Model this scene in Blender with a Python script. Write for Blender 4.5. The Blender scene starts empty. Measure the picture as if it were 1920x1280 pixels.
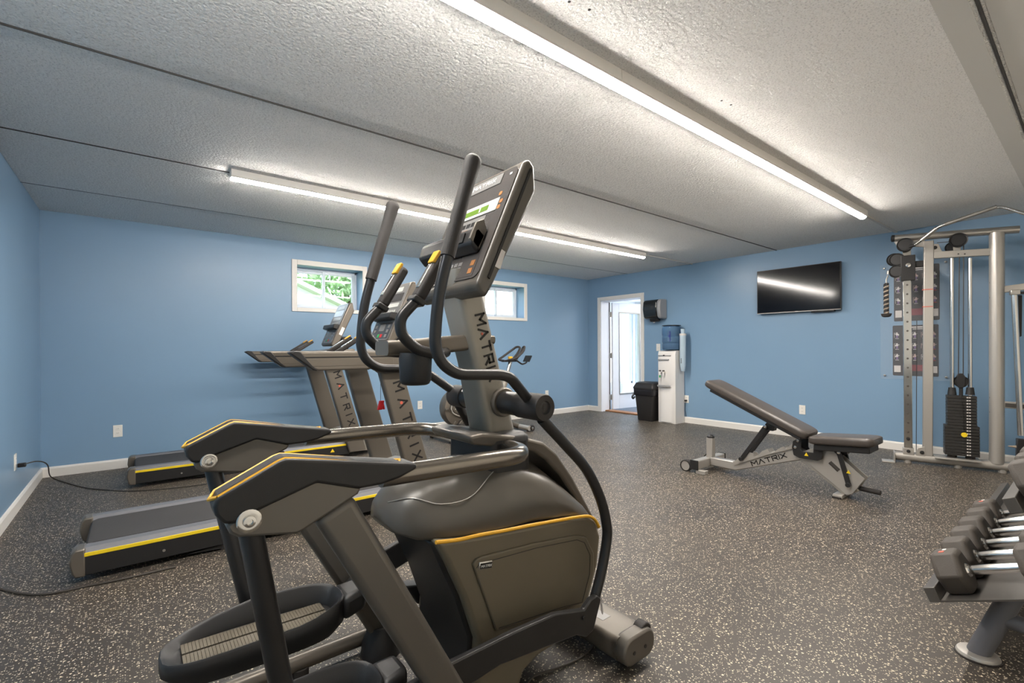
import bpy, math, random
from mathutils import Vector, Matrix
random.seed(7)
R = math.radians
# ------------------------------------------------------------------ camera, world, exposure
SC = bpy.context.scene
COL = SC.collection
FPX, YAW, HOR, ROLL, EYE = 886.0, 0.6741, 654.2, 0.0053, 1.15     # focal length in pixels of a 1920 wide frame
cd = bpy.data.cameras.new('camera'); cam = bpy.data.objects.new('camera', cd); COL.objects.link(cam)
cd.sensor_width = 36.0; cd.lens = FPX / 1920 * 36; cd.shift_y = (HOR - 640) / 1920; cd.clip_start = 0.02
cam.matrix_world = (Matrix.Translation((0, 0, EYE)) @ Matrix.Rotation(-YAW, 4, 'Z') @ Matrix.Rotation(R(90), 4, 'X') @ Matrix.Rotation(-ROLL, 4, 'Z'))
SC.camera = cam
w = bpy.data.worlds.new('sky'); SC.world = w; w.use_nodes = True
bg = w.node_tree.nodes['Background']; bg.inputs[0].default_value = (0.86, 0.94, 1.0, 1); bg.inputs[1].default_value = 5.0
SC.cycles.max_bounces = 8; SC.cycles.caustics_reflective = False; SC.cycles.caustics_refractive = False
SC.view_settings.view_transform = 'Standard'; SC.view_settings.look = 'None'
SC.view_settings.exposure = 0.0; SC.view_settings.gamma = 1.0; SC.view_settings.use_curve_mapping = False
STRIP = 155.0          # emission of the ceiling strip lenses
sun_d = bpy.data.lights.new('sun', 'SUN'); sun_d.energy = 6.0; sun_d.angle = R(1.0); sun_d.color = (1, .96, .9)
sun = bpy.data.objects.new('sun', sun_d); COL.objects.link(sun); sun.rotation_euler = (R(36), R(18), 0); sun.location = (0, 0, 12)

def ray(u, v):
    c, s = math.cos(ROLL), math.sin(ROLL)
    a = 960 + (u-960)*c - (v-640)*s; b = 640 + (u-960)*s + (v-640)*c
    r = (a-960)/FPX; z = (HOR-b)/FPX
    return Vector((math.sin(YAW)+r*math.cos(YAW), math.cos(YAW)-r*math.sin(YAW), z))
def atp(u, v, n, c):
    d = ray(u, v); n = Vector(n); t = (c - n.z*EYE)/n.dot(d)
    return Vector((0, 0, EYE)) + d*t
def at(u, v, ax, val):
    return atp(u, v, {'x': (1, 0, 0), 'y': (0, 1, 0), 'z': (0, 0, 1)}[ax], val)
def xz(pts, y):
    out = []
    for p in pts:
        q = at(p[0], p[1], 'y', y); out.append((q.x, q.z))
    return out

# ------------------------------------------------------------------ materials
def lin(c):
    return tuple(((x/255)/12.92 if x/255 <= .04045 else ((x/255+.055)/1.055)**2.4) for x in c)
MATS = {}
def mat(name, rgb, rough=.5, metal=0., bump=0., bscale=200., var=0., vscale=3., coat=0., spec=.5, emit=0., trans=0., alpha=1., ior=1.45, detail=3.):
    m = bpy.data.materials.new(name); m.use_nodes = True; MATS[name] = m
    nt = m.node_tree; b = nt.nodes['Principled BSDF']; c = lin(rgb)
    b.inputs['Base Color'].default_value = (*c, 1); b.inputs['Roughness'].default_value = rough
    b.inputs['Metallic'].default_value = metal; b.inputs['Coat Weight'].default_value = coat
    b.inputs['Specular IOR Level'].default_value = spec; b.inputs['IOR'].default_value = ior
    b.inputs['Transmission Weight'].default_value = trans; b.inputs['Alpha'].default_value = alpha
    if emit:
        b.inputs['Emission Color'].default_value = (*c, 1); b.inputs['Emission Strength'].default_value = emit
    tc = nt.nodes.new('ShaderNodeTexCoord')
    if bump and not (bscale >= 700 and bump < .1):
        n = nt.nodes.new('ShaderNodeTexNoise'); n.inputs['Scale'].default_value = bscale; n.inputs['Detail'].default_value = detail
        nt.links.new(tc.outputs['Object'], n.inputs['Vector'])
        bp = nt.nodes.new('ShaderNodeBump'); bp.inputs['Strength'].default_value = bump; bp.inputs['Distance'].default_value = .004
        nt.links.new(n.outputs['Fac'], bp.inputs['Height']); nt.links.new(bp.outputs['Normal'], b.inputs['Normal'])
    if var:
        n2 = nt.nodes.new('ShaderNodeTexNoise'); n2.inputs['Scale'].default_value = vscale; n2.inputs['Detail'].default_value = 5
        nt.links.new(tc.outputs['Object'], n2.inputs['Vector'])
        mr = nt.nodes.new('ShaderNodeMapRange'); mr.inputs['From Min'].default_value = .25; mr.inputs['From Max'].default_value = .75
        mr.inputs['To Min'].default_value = 1-var; mr.inputs['To Max'].default_value = 1+var
        nt.links.new(n2.outputs['Fac'], mr.inputs['Value'])
        mx = nt.nodes.new('ShaderNodeMix'); mx.data_type = 'RGBA'; mx.blend_type = 'MULTIPLY'; mx.inputs['Factor'].default_value = 1
        mx.inputs['A'].default_value = (*c, 1); nt.links.new(mr.outputs['Result'], mx.inputs['B'])
        nt.links.new(mx.outputs['Result'], b.inputs['Base Color'])
    return m
mat('near_white', (234, 228, 216), .5, bump=.05, bscale=400)
mat('wall_blue', (129, 160, 188), .33, var=.025, vscale=1.2)
mat('white_trim', (232, 228, 222), .4, bump=.02, bscale=60)
mat('white_vinyl', (225, 232, 240), .35)
mat('door_white', (238, 242, 250), .35)
mat('hall_white', (236, 240, 246), .6)
mat('carpet', (120, 128, 142), .95, bump=.5, bscale=300, var=.2, vscale=60)
mat('threshold', (170, 120, 80), .5, var=.15, vscale=30)
mat('frame_grey', (108, 101, 92), .34, metal=.35, bump=.05, bscale=900, var=.03)
mat('mast_grey', (142, 137, 128), .36, metal=.3, bump=.06, bscale=900)
mat('shroud', (112, 104, 88), .36, metal=.15, bump=.08, bscale=900, var=.05, vscale=5)
mat('shell_dark', (84, 79, 72), .3, bump=.04, bscale=700, var=.05, vscale=6)
mat('black_plastic', (36, 35, 35), .42, bump=.12, bscale=900)
mat('black_satin', (46, 45, 45), .3, metal=.2)
mat('black_rubber', (48, 44, 42), .62, bump=.35, bscale=700)
mat('charcoal_metal', (106, 101, 94), .36, metal=.45, bump=.05, bscale=900)
mat('rail_metal', (128, 122, 114), .24, metal=.85, bump=.02, bscale=300)
mat('chrome', (210, 208, 204), .16, metal=1.)
mat('steel', (176, 172, 166), .32, metal=.85, var=.04, vscale=8)
mat('silver_paint', (178, 173, 166), .34, metal=.45, bump=.03, bscale=800)
mat('yellow', (214, 160, 40), .4)
mat('yellow_bright', (238, 205, 40), .4)
mat('logo_black', (22, 20, 20), .5)
mat('logo_white', (225, 225, 222), .5)
mat('red', (200, 40, 45), .4)
mat('red_soft', (196, 96, 76), .5)
mat('green', (60, 165, 95), .4)
mat('orange_print', (150, 98, 50), .5)
mat('console_face', (72, 68, 66), .25, coat=.3, var=.04, vscale=20)
mat('console_grey', (120, 118, 116), .3)
mat('lcd_white', (196, 196, 190), .3)
mat('lcd_green', (92, 122, 42), .3)
mat('pad_vinyl', (72, 66, 62), .36, bump=.12, bscale=260, var=.04)
mat('belt', (66, 63, 62), .7, bump=.3, bscale=800, var=.06, vscale=4)
mat('step_grey', (112, 112, 116), .5, metal=.2, bump=.05, bscale=500)
mat('tread_mat', (98, 90, 77), .6, bump=.1, bscale=500)
mat('dumb_rubber', (74, 68, 62), .62, bump=.18, bscale=420, var=.08, vscale=9)
mat('rack_metal', (88, 84, 80), .4, metal=.4, var=.06, vscale=9)
mat('plate_black', (44, 42, 40), .5, bump=.1, bscale=300)
mat('screen', (14, 15, 20), .09, spec=.6)
mat('tv_edge', (60, 56, 54), .3, metal=.5)
mat('poster_black', (38, 32, 36), .45)
mat('poster_red', (120, 34, 44), .5)
mat('poster_skin', (196, 168, 160), .5)
mat('poster_violet', (120, 96, 140), .5)
mat('poster_white', (214, 208, 204), .5)
mat('acrylic', (235, 240, 245), .06, trans=.0, alpha=.06)
mat('cooler_white', (228, 224, 220), .34)
mat('cooler_grey', (150, 150, 152), .4)
mat('bottle_blue', (150, 196, 240), .08, trans=.75, ior=1.12)
mat('bottle_dark', (40, 42, 120), .3)
mat('smoke_black', (30, 32, 34), .1, spec=.7)
mat('cup_white', (205, 225, 240), .35, trans=.3, ior=1.1)
mat('bin_black', (44, 42, 42), .42, bump=.05, bscale=200)
mat('bag_black', (38, 38, 42), .2, bump=.6, bscale=40)
mat('outlet', (238, 234, 226), .35)
mat('slot', (70, 66, 62), .6)
mat('cord', (66, 60, 54), .5)
mat('cord_black', (30, 28, 28), .45)
mat('cable', (60, 58, 58), .4)
mat('siding', (232, 232, 232), .7)
mat('roofing', (190, 186, 182), .9, var=.1, vscale=6)
mat('bark', (92, 74, 58), .9, bump=.5, bscale=20)
mat('leaf', (178, 204, 156), .6, var=.35, vscale=2)
mat('grass', (120, 150, 80), .9, var=.2, vscale=2)
mat('rope_dark', (40, 38, 38), .7)
mat('rope_tan', (150, 136, 120), .7)
mat('lens', (255, 248, 239), .4, emit=STRIP)
mat('hall_fill_lens', (255, 252, 248), .4, emit=22.0)  # glow of the added hall fill lamp

# glass: thin, clear, slightly reflective
def glass(name, tint=(245, 250, 255)):
    m = bpy.data.materials.new(name); m.use_nodes = True; nt = m.node_tree; MATS[name] = m
    for n in list(nt.nodes): nt.nodes.remove(n)
    o = nt.nodes.new('ShaderNodeOutputMaterial'); t = nt.nodes.new('ShaderNodeBsdfTransparent'); g = nt.nodes.new('ShaderNodeBsdfGlossy')
    t.inputs[0].default_value = (*lin(tint), 1); g.inputs['Roughness'].default_value = .02
    lw = nt.nodes.new('ShaderNodeLayerWeight'); lw.inputs[0].default_value = .5
    pw = nt.nodes.new('ShaderNodeMath'); pw.operation = 'POWER'; pw.inputs[1].default_value = 5; nt.links.new(lw.outputs['Facing'], pw.inputs[0])
    f = nt.nodes.new('ShaderNodeMath'); f.operation = 'MULTIPLY_ADD'; f.inputs[1].default_value = .9; f.inputs[2].default_value = .045; nt.links.new(pw.outputs[0], f.inputs[0])
    mx = nt.nodes.new('ShaderNodeMixShader')
    nt.links.new(f.outputs[0], mx.inputs[0]); nt.links.new(t.outputs[0], mx.inputs[1]); nt.links.new(g.outputs[0], mx.inputs[2]); nt.links.new(mx.outputs[0], o.inputs[0])
glass('pane_glass')

def floor_mat():
    m = mat('rubber_floor', (52, 49, 47), .42)
    nt = m.node_tree; b = nt.nodes['Principled BSDF']; L = nt.links.new
    tc = nt.nodes.new('ShaderNodeTexCoord')
    def N(t, **k):
        n = nt.nodes.new(t)
        for a, v in k.items(): setattr(n, a, v)
        return n
    warp = N('ShaderNodeTexNoise'); warp.inputs['Scale'].default_value = 260; warp.inputs['Detail'].default_value = 1
    L(tc.outputs['Object'], warp.inputs['Vector'])
    add = N('ShaderNodeVectorMath', operation='MULTIPLY_ADD'); add.inputs[1].default_value = (.006, .006, .006)
    L(warp.outputs['Color'], add.inputs[0]); L(tc.outputs['Object'], add.inputs[2])
    masks = []
    for sc_, thr, dens in ((84, .31, .70), (150, .33, .66)):
        v = N('ShaderNodeTexVoronoi'); v.inputs['Scale'].default_value = sc_
        L(add.outputs[0], v.inputs['Vector'])
        lt = N('ShaderNodeMath', operation='LESS_THAN'); lt.inputs[1].default_value = thr; L(v.outputs['Distance'], lt.inputs[0])
        sp = N('ShaderNodeSeparateColor'); L(v.outputs['Color'], sp.inputs[0])
        gt = N('ShaderNodeMath', operation='GREATER_THAN'); gt.inputs[1].default_value = dens; L(sp.outputs[0], gt.inputs[0])
        mu = N('ShaderNodeMath', operation='MULTIPLY'); L(lt.outputs[0], mu.inputs[0]); L(gt.outputs[0], mu.inputs[1])
        ad = N('ShaderNodeMath', operation='MULTIPLY_ADD'); ad.inputs[1].default_value = .65; ad.inputs[2].default_value = .35; L(sp.outputs[1], ad.inputs[0])
        m2 = N('ShaderNodeMath', operation='MULTIPLY'); L(mu.outputs[0], m2.inputs[0]); L(ad.outputs[0], m2.inputs[1])
        masks.append(m2)
    mx_ = N('ShaderNodeMath', operation='MAXIMUM'); L(masks[0].outputs[0], mx_.inputs[0]); L(masks[1].outputs[0], mx_.inputs[1])
    big = N('ShaderNodeTexNoise'); big.inputs['Scale'].default_value = 1.3; big.inputs['Detail'].default_value = 6; L(tc.outputs['Object'], big.inputs['Vector'])
    ramp = N('ShaderNodeMix', data_type='RGBA'); ramp.inputs['A'].default_value = (*lin((52, 49, 47)), 1); ramp.inputs['B'].default_value = (*lin((75, 67, 58)), 1)
    L(big.outputs['Fac'], ramp.inputs['Factor'])
    cm = N('ShaderNodeMix', data_type='RGBA'); L(mx_.outputs[0], cm.inputs['Factor']); L(ramp.outputs['Result'], cm.inputs['A']); cm.inputs['B'].default_value = (*lin((226, 210, 184)), 1)
    L(cm.outputs['Result'], b.inputs['Base Color'])
    rr = N('ShaderNodeMapRange'); rr.inputs['To Min'].default_value = .34; rr.inputs['To Max'].default_value = .55; L(big.outputs['Fac'], rr.inputs['Value']); L(rr.outputs['Result'], b.inputs['Roughness'])
    fine = N('ShaderNodeTexNoise'); fine.inputs['Scale'].default_value = 320; fine.inputs['Detail'].default_value = 2; L(tc.outputs['Object'], fine.inputs['Vector'])
    bp = N('ShaderNodeBump'); bp.inputs['Strength'].default_value = .35; bp.inputs['Distance'].default_value = .002; L(fine.outputs['Fac'], bp.inputs['Height']); L(bp.outputs['Normal'], b.inputs['Normal'])
floor_mat()
def ceil_mat():
    m = mat('popcorn', (236, 233, 229), .9)
    nt = m.node_tree; b = nt.nodes['Principled BSDF']; L = nt.links.new
    tc = nt.nodes.new('ShaderNodeTexCoord')
    v = nt.nodes.new('ShaderNodeTexVoronoi'); v.inputs['Scale'].default_value = 60; L(tc.outputs['Object'], v.inputs['Vector'])
    n = nt.nodes.new('ShaderNodeTexNoise'); n.inputs['Scale'].default_value = 180; n.inputs['Detail'].default_value = 3; L(tc.outputs['Object'], n.inputs['Vector'])
    s = nt.nodes.new('ShaderNodeMath'); s.operation = 'SUBTRACT'; L(n.outputs['Fac'], s.inputs[0]); L(v.outputs['Distance'], s.inputs[1])
    bp = nt.nodes.new('ShaderNodeBump'); bp.inputs['Strength'].default_value = .9; bp.inputs['Distance'].default_value = .008
    L(s.outputs[0], bp.inputs['Height']); L(bp.outputs['Normal'], b.inputs['Normal'])
    n3 = nt.nodes.new('ShaderNodeTexNoise'); n3.inputs['Scale'].default_value = 130; n3.inputs['Detail'].default_value = 2; L(tc.outputs['Object'], n3.inputs['Vector'])
    mr = nt.nodes.new('ShaderNodeMapRange'); mr.inputs['From Min'].default_value = .30; mr.inputs['From Max'].default_value = .48; mr.inputs['To Min'].default_value = .72; mr.inputs['To Max'].default_value = 1.0; L(n3.outputs['Fac'], mr.inputs['Value'])  # shade of the texture's pits put into the colour as dark speckle
    mx = nt.nodes.new('ShaderNodeMix'); mx.data_type = 'RGBA'; mx.blend_type = 'MULTIPLY'; mx.inputs['Factor'].default_value = 1; mx.inputs['A'].default_value = (*lin((238, 236, 233)), 1)
    L(mr.outputs['Result'], mx.inputs['B']); L(mx.outputs['Result'], b.inputs['Base Color'])
ceil_mat()
mat('ceiling_smooth', (205, 203, 199), .8, bump=.05, bscale=50)
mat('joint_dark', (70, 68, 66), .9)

# ------------------------------------------------------------------ mesh builder
def V3(p): return Vector(p)
def fillet(pts, r, n=6):
    pts = [V3(p) for p in pts]; out = [pts[0]]
    for i in range(1, len(pts)-1):
        a, b, c = pts[i-1], pts[i], pts[i+1]
        d1 = (a-b); d2 = (c-b); l1, l2 = d1.length, d2.length
        q = min(r, l1*.49, l2*.49); p0 = b+d1.normalized()*q; p2 = b+d2.normalized()*q
        for k in range(n+1):
            t = k/n; out.append(p0*(1-t)**2 + b*2*t*(1-t) + p2*t*t)
    out.append(pts[-1]); return out
def catmull(pts, n=6):
    P = [V3(p) for p in pts]; P = [P[0]*2-P[1]] + P + [P[-1]*2-P[-2]]; out = []
    for i in range(1, len(P)-2):
        for k in range(n):
            t = k/n; a, b, c, d = P[i-1], P[i], P[i+1], P[i+2]
            out.append(.5*((2*b)+(c-a)*t+(2*a-5*b+4*c-d)*t*t+(3*b-a-3*c+d)*t**3))
    out.append(P[-2]); return out
def frames(path):
    T = []
    for i in range(len(path)):
        a = path[max(0, i-1)]; b = path[min(len(path)-1, i+1)]; T.append((b-a).normalized())
    n = T[0].orthogonal().normalized(); F = []
    for i, t in enumerate(T):
        n = (n - t*n.dot(t)); n = n.normalized() if n.length > 1e-6 else t.orthogonal().normalized()
        F.append((t, n, t.cross(n)))
    return F
class MB:
    def __init__(s): s.v = []; s.f = []
    def add(s, vs, fs):
        o = len(s.v); s.v += [V3(p) for p in vs]; s.f += [tuple(i+o for i in f) for f in fs]; return s
    def box(s, x0, x1, y0, y1, z0, z1):
        return s.add([(x, y, z) for z in (z0, z1) for y in (y0, y1) for x in (x0, x1)],
                     [(0, 2, 3, 1), (4, 5, 7, 6), (0, 1, 5, 4), (2, 6, 7, 3), (0, 4, 6, 2), (1, 3, 7, 5)])
    def obox(s, c, ax, ay, az, hx, hy, hz):
        c = V3(c); ax, ay, az = V3(ax), V3(ay), V3(az)
        return s.add([c+ax*hx*i+ay*hy*j+az*hz*k for k in (-1, 1) for j in (-1, 1) for i in (-1, 1)],
                     [(0, 2, 3, 1), (4, 5, 7, 6), (0, 1, 5, 4), (2, 6, 7, 3), (0, 4, 6, 2), (1, 3, 7, 5)])
    def bar(s, a, b, w, h, up=(0, 0, 1)):
        a, b = V3(a), V3(b); t = (b-a).normalized(); up = V3(up); sd = t.cross(up).normalized(); u = sd.cross(t)
        return s.obox((a+b)/2, t, sd, u, (b-a).length/2, w/2, h/2)
    def extrude(s, pts, d):                       # planar loop of 3d points pushed along d
        n = len(pts); d = V3(d); pts = [V3(p) for p in pts]
        return s.add(pts+[p+d for p in pts], [tuple(range(n))[::-1], tuple(range(n, 2*n))]+[(i, (i+1) % n, n+(i+1) % n, n+i) for i in range(n)])
    def prism(s, poly, ax, a0, a1):
        if ax == 'y': return s.extrude([(p[0], a0, p[1]) for p in poly], (0, a1-a0, 0))
        if ax == 'x': return s.extrude([(a0, p[0], p[1]) for p in poly], (a1-a0, 0, 0))
        return s.extrude([(p[0], p[1], a0) for p in poly], (0, 0, a1-a0))
    def loft(s, rings, cap=True, closed=True):
        n = len(rings[0]); vs = [p for r in rings for p in r]; fs = []
        for i in range(len(rings)-1):
            for j in range(n if closed else n-1):
                k = (j+1) % n; fs.append((i*n+j, i*n+k, (i+1)*n+k, (i+1)*n+j))
        if cap: fs += [tuple(range(n))[::-1], tuple(range((len(rings)-1)*n, len(rings)*n))]
        return s.add(vs, fs)
    def tube(s, path, r, n=12, cap=True, flat=1.0):
        path = [V3(p) for p in path]; rs = r if isinstance(r, (list, tuple)) else [r]*len(path)
        rings = []
        for p, (t, a, b), q in zip(path, frames(path), rs):
            rings.append([p+a*math.cos(2*math.pi*k/n)*q+b*math.sin(2*math.pi*k/n)*q*flat for k in range(n)])
        return s.loft(rings, cap)
    def cyl(s, a, b, r, n=16, r2=None):
        return s.tube([a, b], [r, r if r2 is None else r2], n)
    def lathe(s, c, ax, prof, n=24, cap=True):              # prof: (along, radius)
        c, ax = V3(c), V3(ax).normalized(); a = ax.orthogonal().normalized(); b = ax.cross(a)
        return s.loft([[c+ax*t+(a*math.cos(2*math.pi*k/n)+b*math.sin(2*math.pi*k/n))*max(q, 1e-4) for k in range(n)] for t, q in prof], cap)
    def quad(s, pts): return s.add(pts, [tuple(range(len(pts)))])
    def build(s, name, m, parent=None, bevel=0., seg=2, smooth=True, ang=38, sub=0, **tags):
        off = Vector((0, 0, 0)); q = parent
        while q is not None: off += q.location; q = q.parent
        me = bpy.data.meshes.new(name); me.from_pydata([tuple(p-off) for p in s.v], [], s.f); me.validate()
        import bmesh
        bm = bmesh.new(); bm.from_mesh(me); bmesh.ops.recalc_face_normals(bm, faces=bm.faces); bm.to_mesh(me); bm.free()
        if smooth:
            me.shade_smooth(); me.set_sharp_from_angle(angle=R(ang))
        me.materials.append(MATS[m]); o = bpy.data.objects.new(name, me); COL.objects.link(o)
        if parent is not None: o.parent = parent
        if bevel:
            b = o.modifiers.new('bevel', 'BEVEL'); b.width = bevel; b.segments = seg; b.limit_method = 'ANGLE'; b.angle_limit = R(35); b.harden_normals = False
        if sub:
            b = o.modifiers.new('sub', 'SUBSURF'); b.levels = sub; b.render_levels = sub
        for k, val in tags.items(): o[k] = val
        return o
def thing(name, label, cat, loc=(0, 0, 0), group=None):
    o = bpy.data.objects.new(name, None); COL.objects.link(o); o.location = loc; o.empty_display_size = .05
    o['label'] = label; o['category'] = cat
    if group: o['group'] = group
    return o
def copy_tree(o, parent=None):
    c = o.copy(); COL.objects.link(c); c.parent = parent
    for ch in list(o.children): copy_tree(ch, c)
    return c
GL = {'M': [((0, 0), (0, 1)), ((0, 1), (.5, .42)), ((.5, .42), (1, 1)), ((1, 1), (1, 0))], 'A': [((0, 0), (.48, 1)), ((.48, 1), (.96, 0))],
      'T': [((0, 1), (.9, 1)), ((.45, 1), (.45, 0))], 'R': [((0, 0), (0, 1)), ((0, 1), (.8, 1)), ((.8, 1), (.8, .5)), ((.8, .5), (.2, .5)), ((.4, .5), (.86, 0))],
      'I': [((0, 0), (0, 1))], 'X': [((0, 0), (.86, 1)), ((0, 1), (.86, 0))]}
GW = {'M': 1, 'A': .96, 'T': .9, 'R': .86, 'I': 0, 'X': .86}
def lettering(text, org, ux, uy, h, st, name, m, parent, gap=.42, wx=1.0, depth=.0015):
    ux, uy = V3(ux).normalized(), V3(uy).normalized(); nz = ux.cross(uy); org = V3(org); x = 0; pos = {}
    for ch in text:
        pos[ch] = x; mb = MB()
        for a, b in GL[ch]:
            A = org+ux*((a[0]*wx+x)*h)+uy*a[1]*h; B = org+ux*((b[0]*wx+x)*h)+uy*b[1]*h
            t = (B-A).normalized(); sd = nz.cross(t); A = A-t*st*.5; B = B+t*st*.5
            mb.extrude([A-sd*st/2, B-sd*st/2, B+sd*st/2, A+sd*st/2], nz*depth)
        x += GW[ch]*wx+gap
        mb.build(name, m, parent, smooth=False)
    return pos
def rrect(cx, cy, w, h, r, n=4):
    out = []
    for sx, sy, a0 in ((1, 1, 0), (-1, 1, 90), (-1, -1, 180), (1, -1, 270)):
        for k in range(n+1):
            a = R(a0+90*k/n); out.append((cx+sx*(w/2-r)+r*math.cos(a), cy+sy*(h/2-r)+r*math.sin(a)))
    return out

# ------------------------------------------------------------------ the room
XL, XR, YB, YN, H = -.671, 6.66, 6.04, -.68, 2.4414
WT = .24
def st(o, label, cat):
    o['kind'] = 'structure'; o['label'] = label; o['category'] = cat; return o
st(MB().box(XL-.2, XR+WT, YN-.2, YB+.3, -.12, 0).build('floor', 'rubber_floor', smooth=False), 'dark speckled rubber gym floor', 'floor')
WIN = [(1.527, 2.329), (4.285, 5.087)]; WZ = (1.66, 2.178); WD = .30
mb = MB(); xs = [XL-.2, WIN[0][0], WIN[0][1], WIN[1][0], WIN[1][1], XR+WT]
for i in range(5):
    if i in (1, 3):
        mb.box(xs[i], xs[i+1], YB, YB+WD, 0, WZ[0]); mb.box(xs[i], xs[i+1], YB, YB+WD, WZ[1], H+.1)
    else: mb.box(xs[i], xs[i+1], YB, YB+WD, 0, H+.1)
st(mb.build('wall_back', 'wall_blue', smooth=False), 'blue painted wall with two small high windows', 'wall')
DY = (4.852, 5.737); DZ = 2.021
mb = MB(); mb.box(XR, XR+WT, YN-.2, DY[0], 0, H+.1).box(XR, XR+WT, DY[1], YB, 0, H+.1).box(XR, XR+WT, DY[0], DY[1], DZ, H+.1)
st(mb.build('wall_right', 'wall_blue', smooth=False), 'light blue wall carrying the television and the doorway', 'wall')
st(MB().box(XL-.2, XL, YN-.2, YB, 0, H+.1).build('wall_left', 'wall_blue', smooth=False), 'blue wall at the left edge with one outlet', 'wall')
st(MB().box(XL, XR, YN-.2, YN, 0, H+.1).build('wall_near', 'near_white', smooth=False), 'off white wall behind the dumbbell rack', 'wall')
ceil = st(MB().box(XL-.2, XR+WT, YN-.2, YB+.3, H+.03, H+.2).build('ceiling', 'joint_dark', smooth=False), 'grey textured ceiling of wide concrete planks', 'ceiling')
JY = [YN, .29, 1.462, 2.70, 3.945, 5.125, YB]
dz = [0, .004, 0, .003, .010, .002]
for i in range(6):
    g = .0045
    MB().box(XL, XR, JY[i]+(g if i else 0), JY[i+1]-(g if i < 5 else 0), H-dz[i]*.5, H+.03).build('ceiling_plank', 'popcorn', ceil, bevel=.002, seg=1, smooth=False)
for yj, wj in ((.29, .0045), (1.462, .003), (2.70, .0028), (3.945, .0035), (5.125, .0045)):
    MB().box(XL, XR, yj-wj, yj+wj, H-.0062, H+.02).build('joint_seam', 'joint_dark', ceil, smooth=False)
MB().box(XL, XR, .31, .40, H-.0045, H-.001).build('joint_compound', 'ceiling_smooth', ceil, smooth=False)
MB().box(XL, XR, .10, .272, H-.003, H+.001).build('joint_compound', 'ceiling_smooth', ceil, smooth=False)
# conduit bead beside the two light joints
MB().box(5.40, XR, 1.43, 1.458, H-.016, H).build('ceiling_channel', 'ceiling_smooth', ceil, bevel=.004)
MB().box(5.42, XR, 3.905, 3.925, H-.016, H-.004).build('ceiling_channel', 'ceiling_smooth', ceil, bevel=.004)
MB().cyl((1.35, 1.20, H-.0015), (1.35, 1.20, H+.01), .085, 28).build('ceiling_patch', 'ceiling_smooth', ceil)
p2 = at(1362, 190, 'z', H)
MB().cyl((p2.x, p2.y, H-.0015), (p2.x, p2.y, H+.01), .085, 28).build('ceiling_patch', 'ceiling_smooth', ceil)
for ax_, ay_ in ((1.268, 1.235), (1.358, 1.217), (p2.x-.03, p2.y+.01), (p2.x+.05, p2.y)):
    MB().cyl((ax_, ay_, H-.0025), (ax_, ay_, H+.01), .006, 12).build('anchor_hole', 'joint_dark', ceil)
# baseboards
BP = [(0, 0), (.014, 0), (.014, .075), (.008, .088), (0, .092)]
def base(name, label, mk):
    mb = MB()
    for a, b, n in mk:
        a, b, n = V3(a), V3(b), V3(n)
        mb.extrude([a+n*p[0]+V3((0, 0, p[1])) for p in BP], b-a)
    st(mb.build(name, 'white_trim', smooth=False), label, 'baseboard')
base('baseboard_back', 'white baseboard along the window wall', [((XL, YB, 0), (XR, YB, 0), (0, -1, 0))])
base('baseboard_left', 'white baseboard along the left wall', [((XL, YN, 0), (XL, YB, 0), (1, 0, 0))])
base('baseboard_right', 'white baseboard along the television wall', [((XR, YN, 0), (XR, DY[0]-.06, 0), (-1, 0, 0)), ((XR, DY[1]+.06, 0), (XR, YB, 0), (-1, 0, 0))])
base('baseboard_near', 'white baseboard behind the dumbbell rack', [((XL, YN, 0), (XR, YN, 0), (0, 1, 0))])
# windows
for n, (x0, x1) in enumerate(WIN):
    root = thing('window_%d' % (n+1), ['white sliding window on the left, showing a house roof and trees', 'white sliding window on the right, half hidden by the elliptical'][n], 'window', (x0, YB, WZ[0])); root['kind'] = 'structure'
    c = .06; z0, z1 = WZ
    MB().box(x0-c, x0, YB-.016, YB, z0-.044, z1+c).build('casing', 'white_trim', root, bevel=.003)
    MB().box(x1, x1+c, YB-.016, YB, z0-.044, z1+c).build('casing', 'white_trim', root, bevel=.003)
    MB().box(x0, x1, YB-.016, YB, z1, z1+c).build('casing', 'white_trim', root, bevel=.003)
    MB().box(x0, x1, YB-.020, YB+.22, z0-.044, z0+.003).build('sill', 'white_trim', root, bevel=.003)
    yf = YB+.20; f = .03; xm = (x0+x1)/2-.02
    mb = MB().box(x0, x0+f, yf, yf+.07, z0, z1).box(x1-f, x1, yf, yf+.07, z0, z1).box(x0, x1, yf, yf+.07, z0, z0+f).box(x0, x1, yf, yf+.07, z1-f, z1)
    mb.build('frame', 'white_vinyl', root, bevel=.003)
    for k, (a, b, yy) in enumerate(((x0+f, xm+.02, yf+.035), (xm-.02, x1-f, yf+.008))):
        s_ = MB(); g = .034
        s_.box(a, a+g, yy, yy+.024, z0+f, z1-f).box(b-g, b, yy, yy+.024, z0+f, z1-f).box(a+g, b-g, yy, yy+.024, z0+f, z0+f+g).box(a+g, b-g, yy, yy+.024, z1-f-g, z1-f)
        so = s_.build('sash', 'white_vinyl', root, bevel=.003)
        MB().box(a+g, b-g, yy+.010, yy+.014, z0+f+g, z1-f-g).build('pane', 'pane_glass', so, smooth=False)
        if k: MB().obox((xm, yy-.006, (z0+z1)/2), (1, 0, 0), (0, 1, 0), (0, 0, 1), .007, .007, .03).build('latch', 'white_vinyl', so, bevel=.003)
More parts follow.
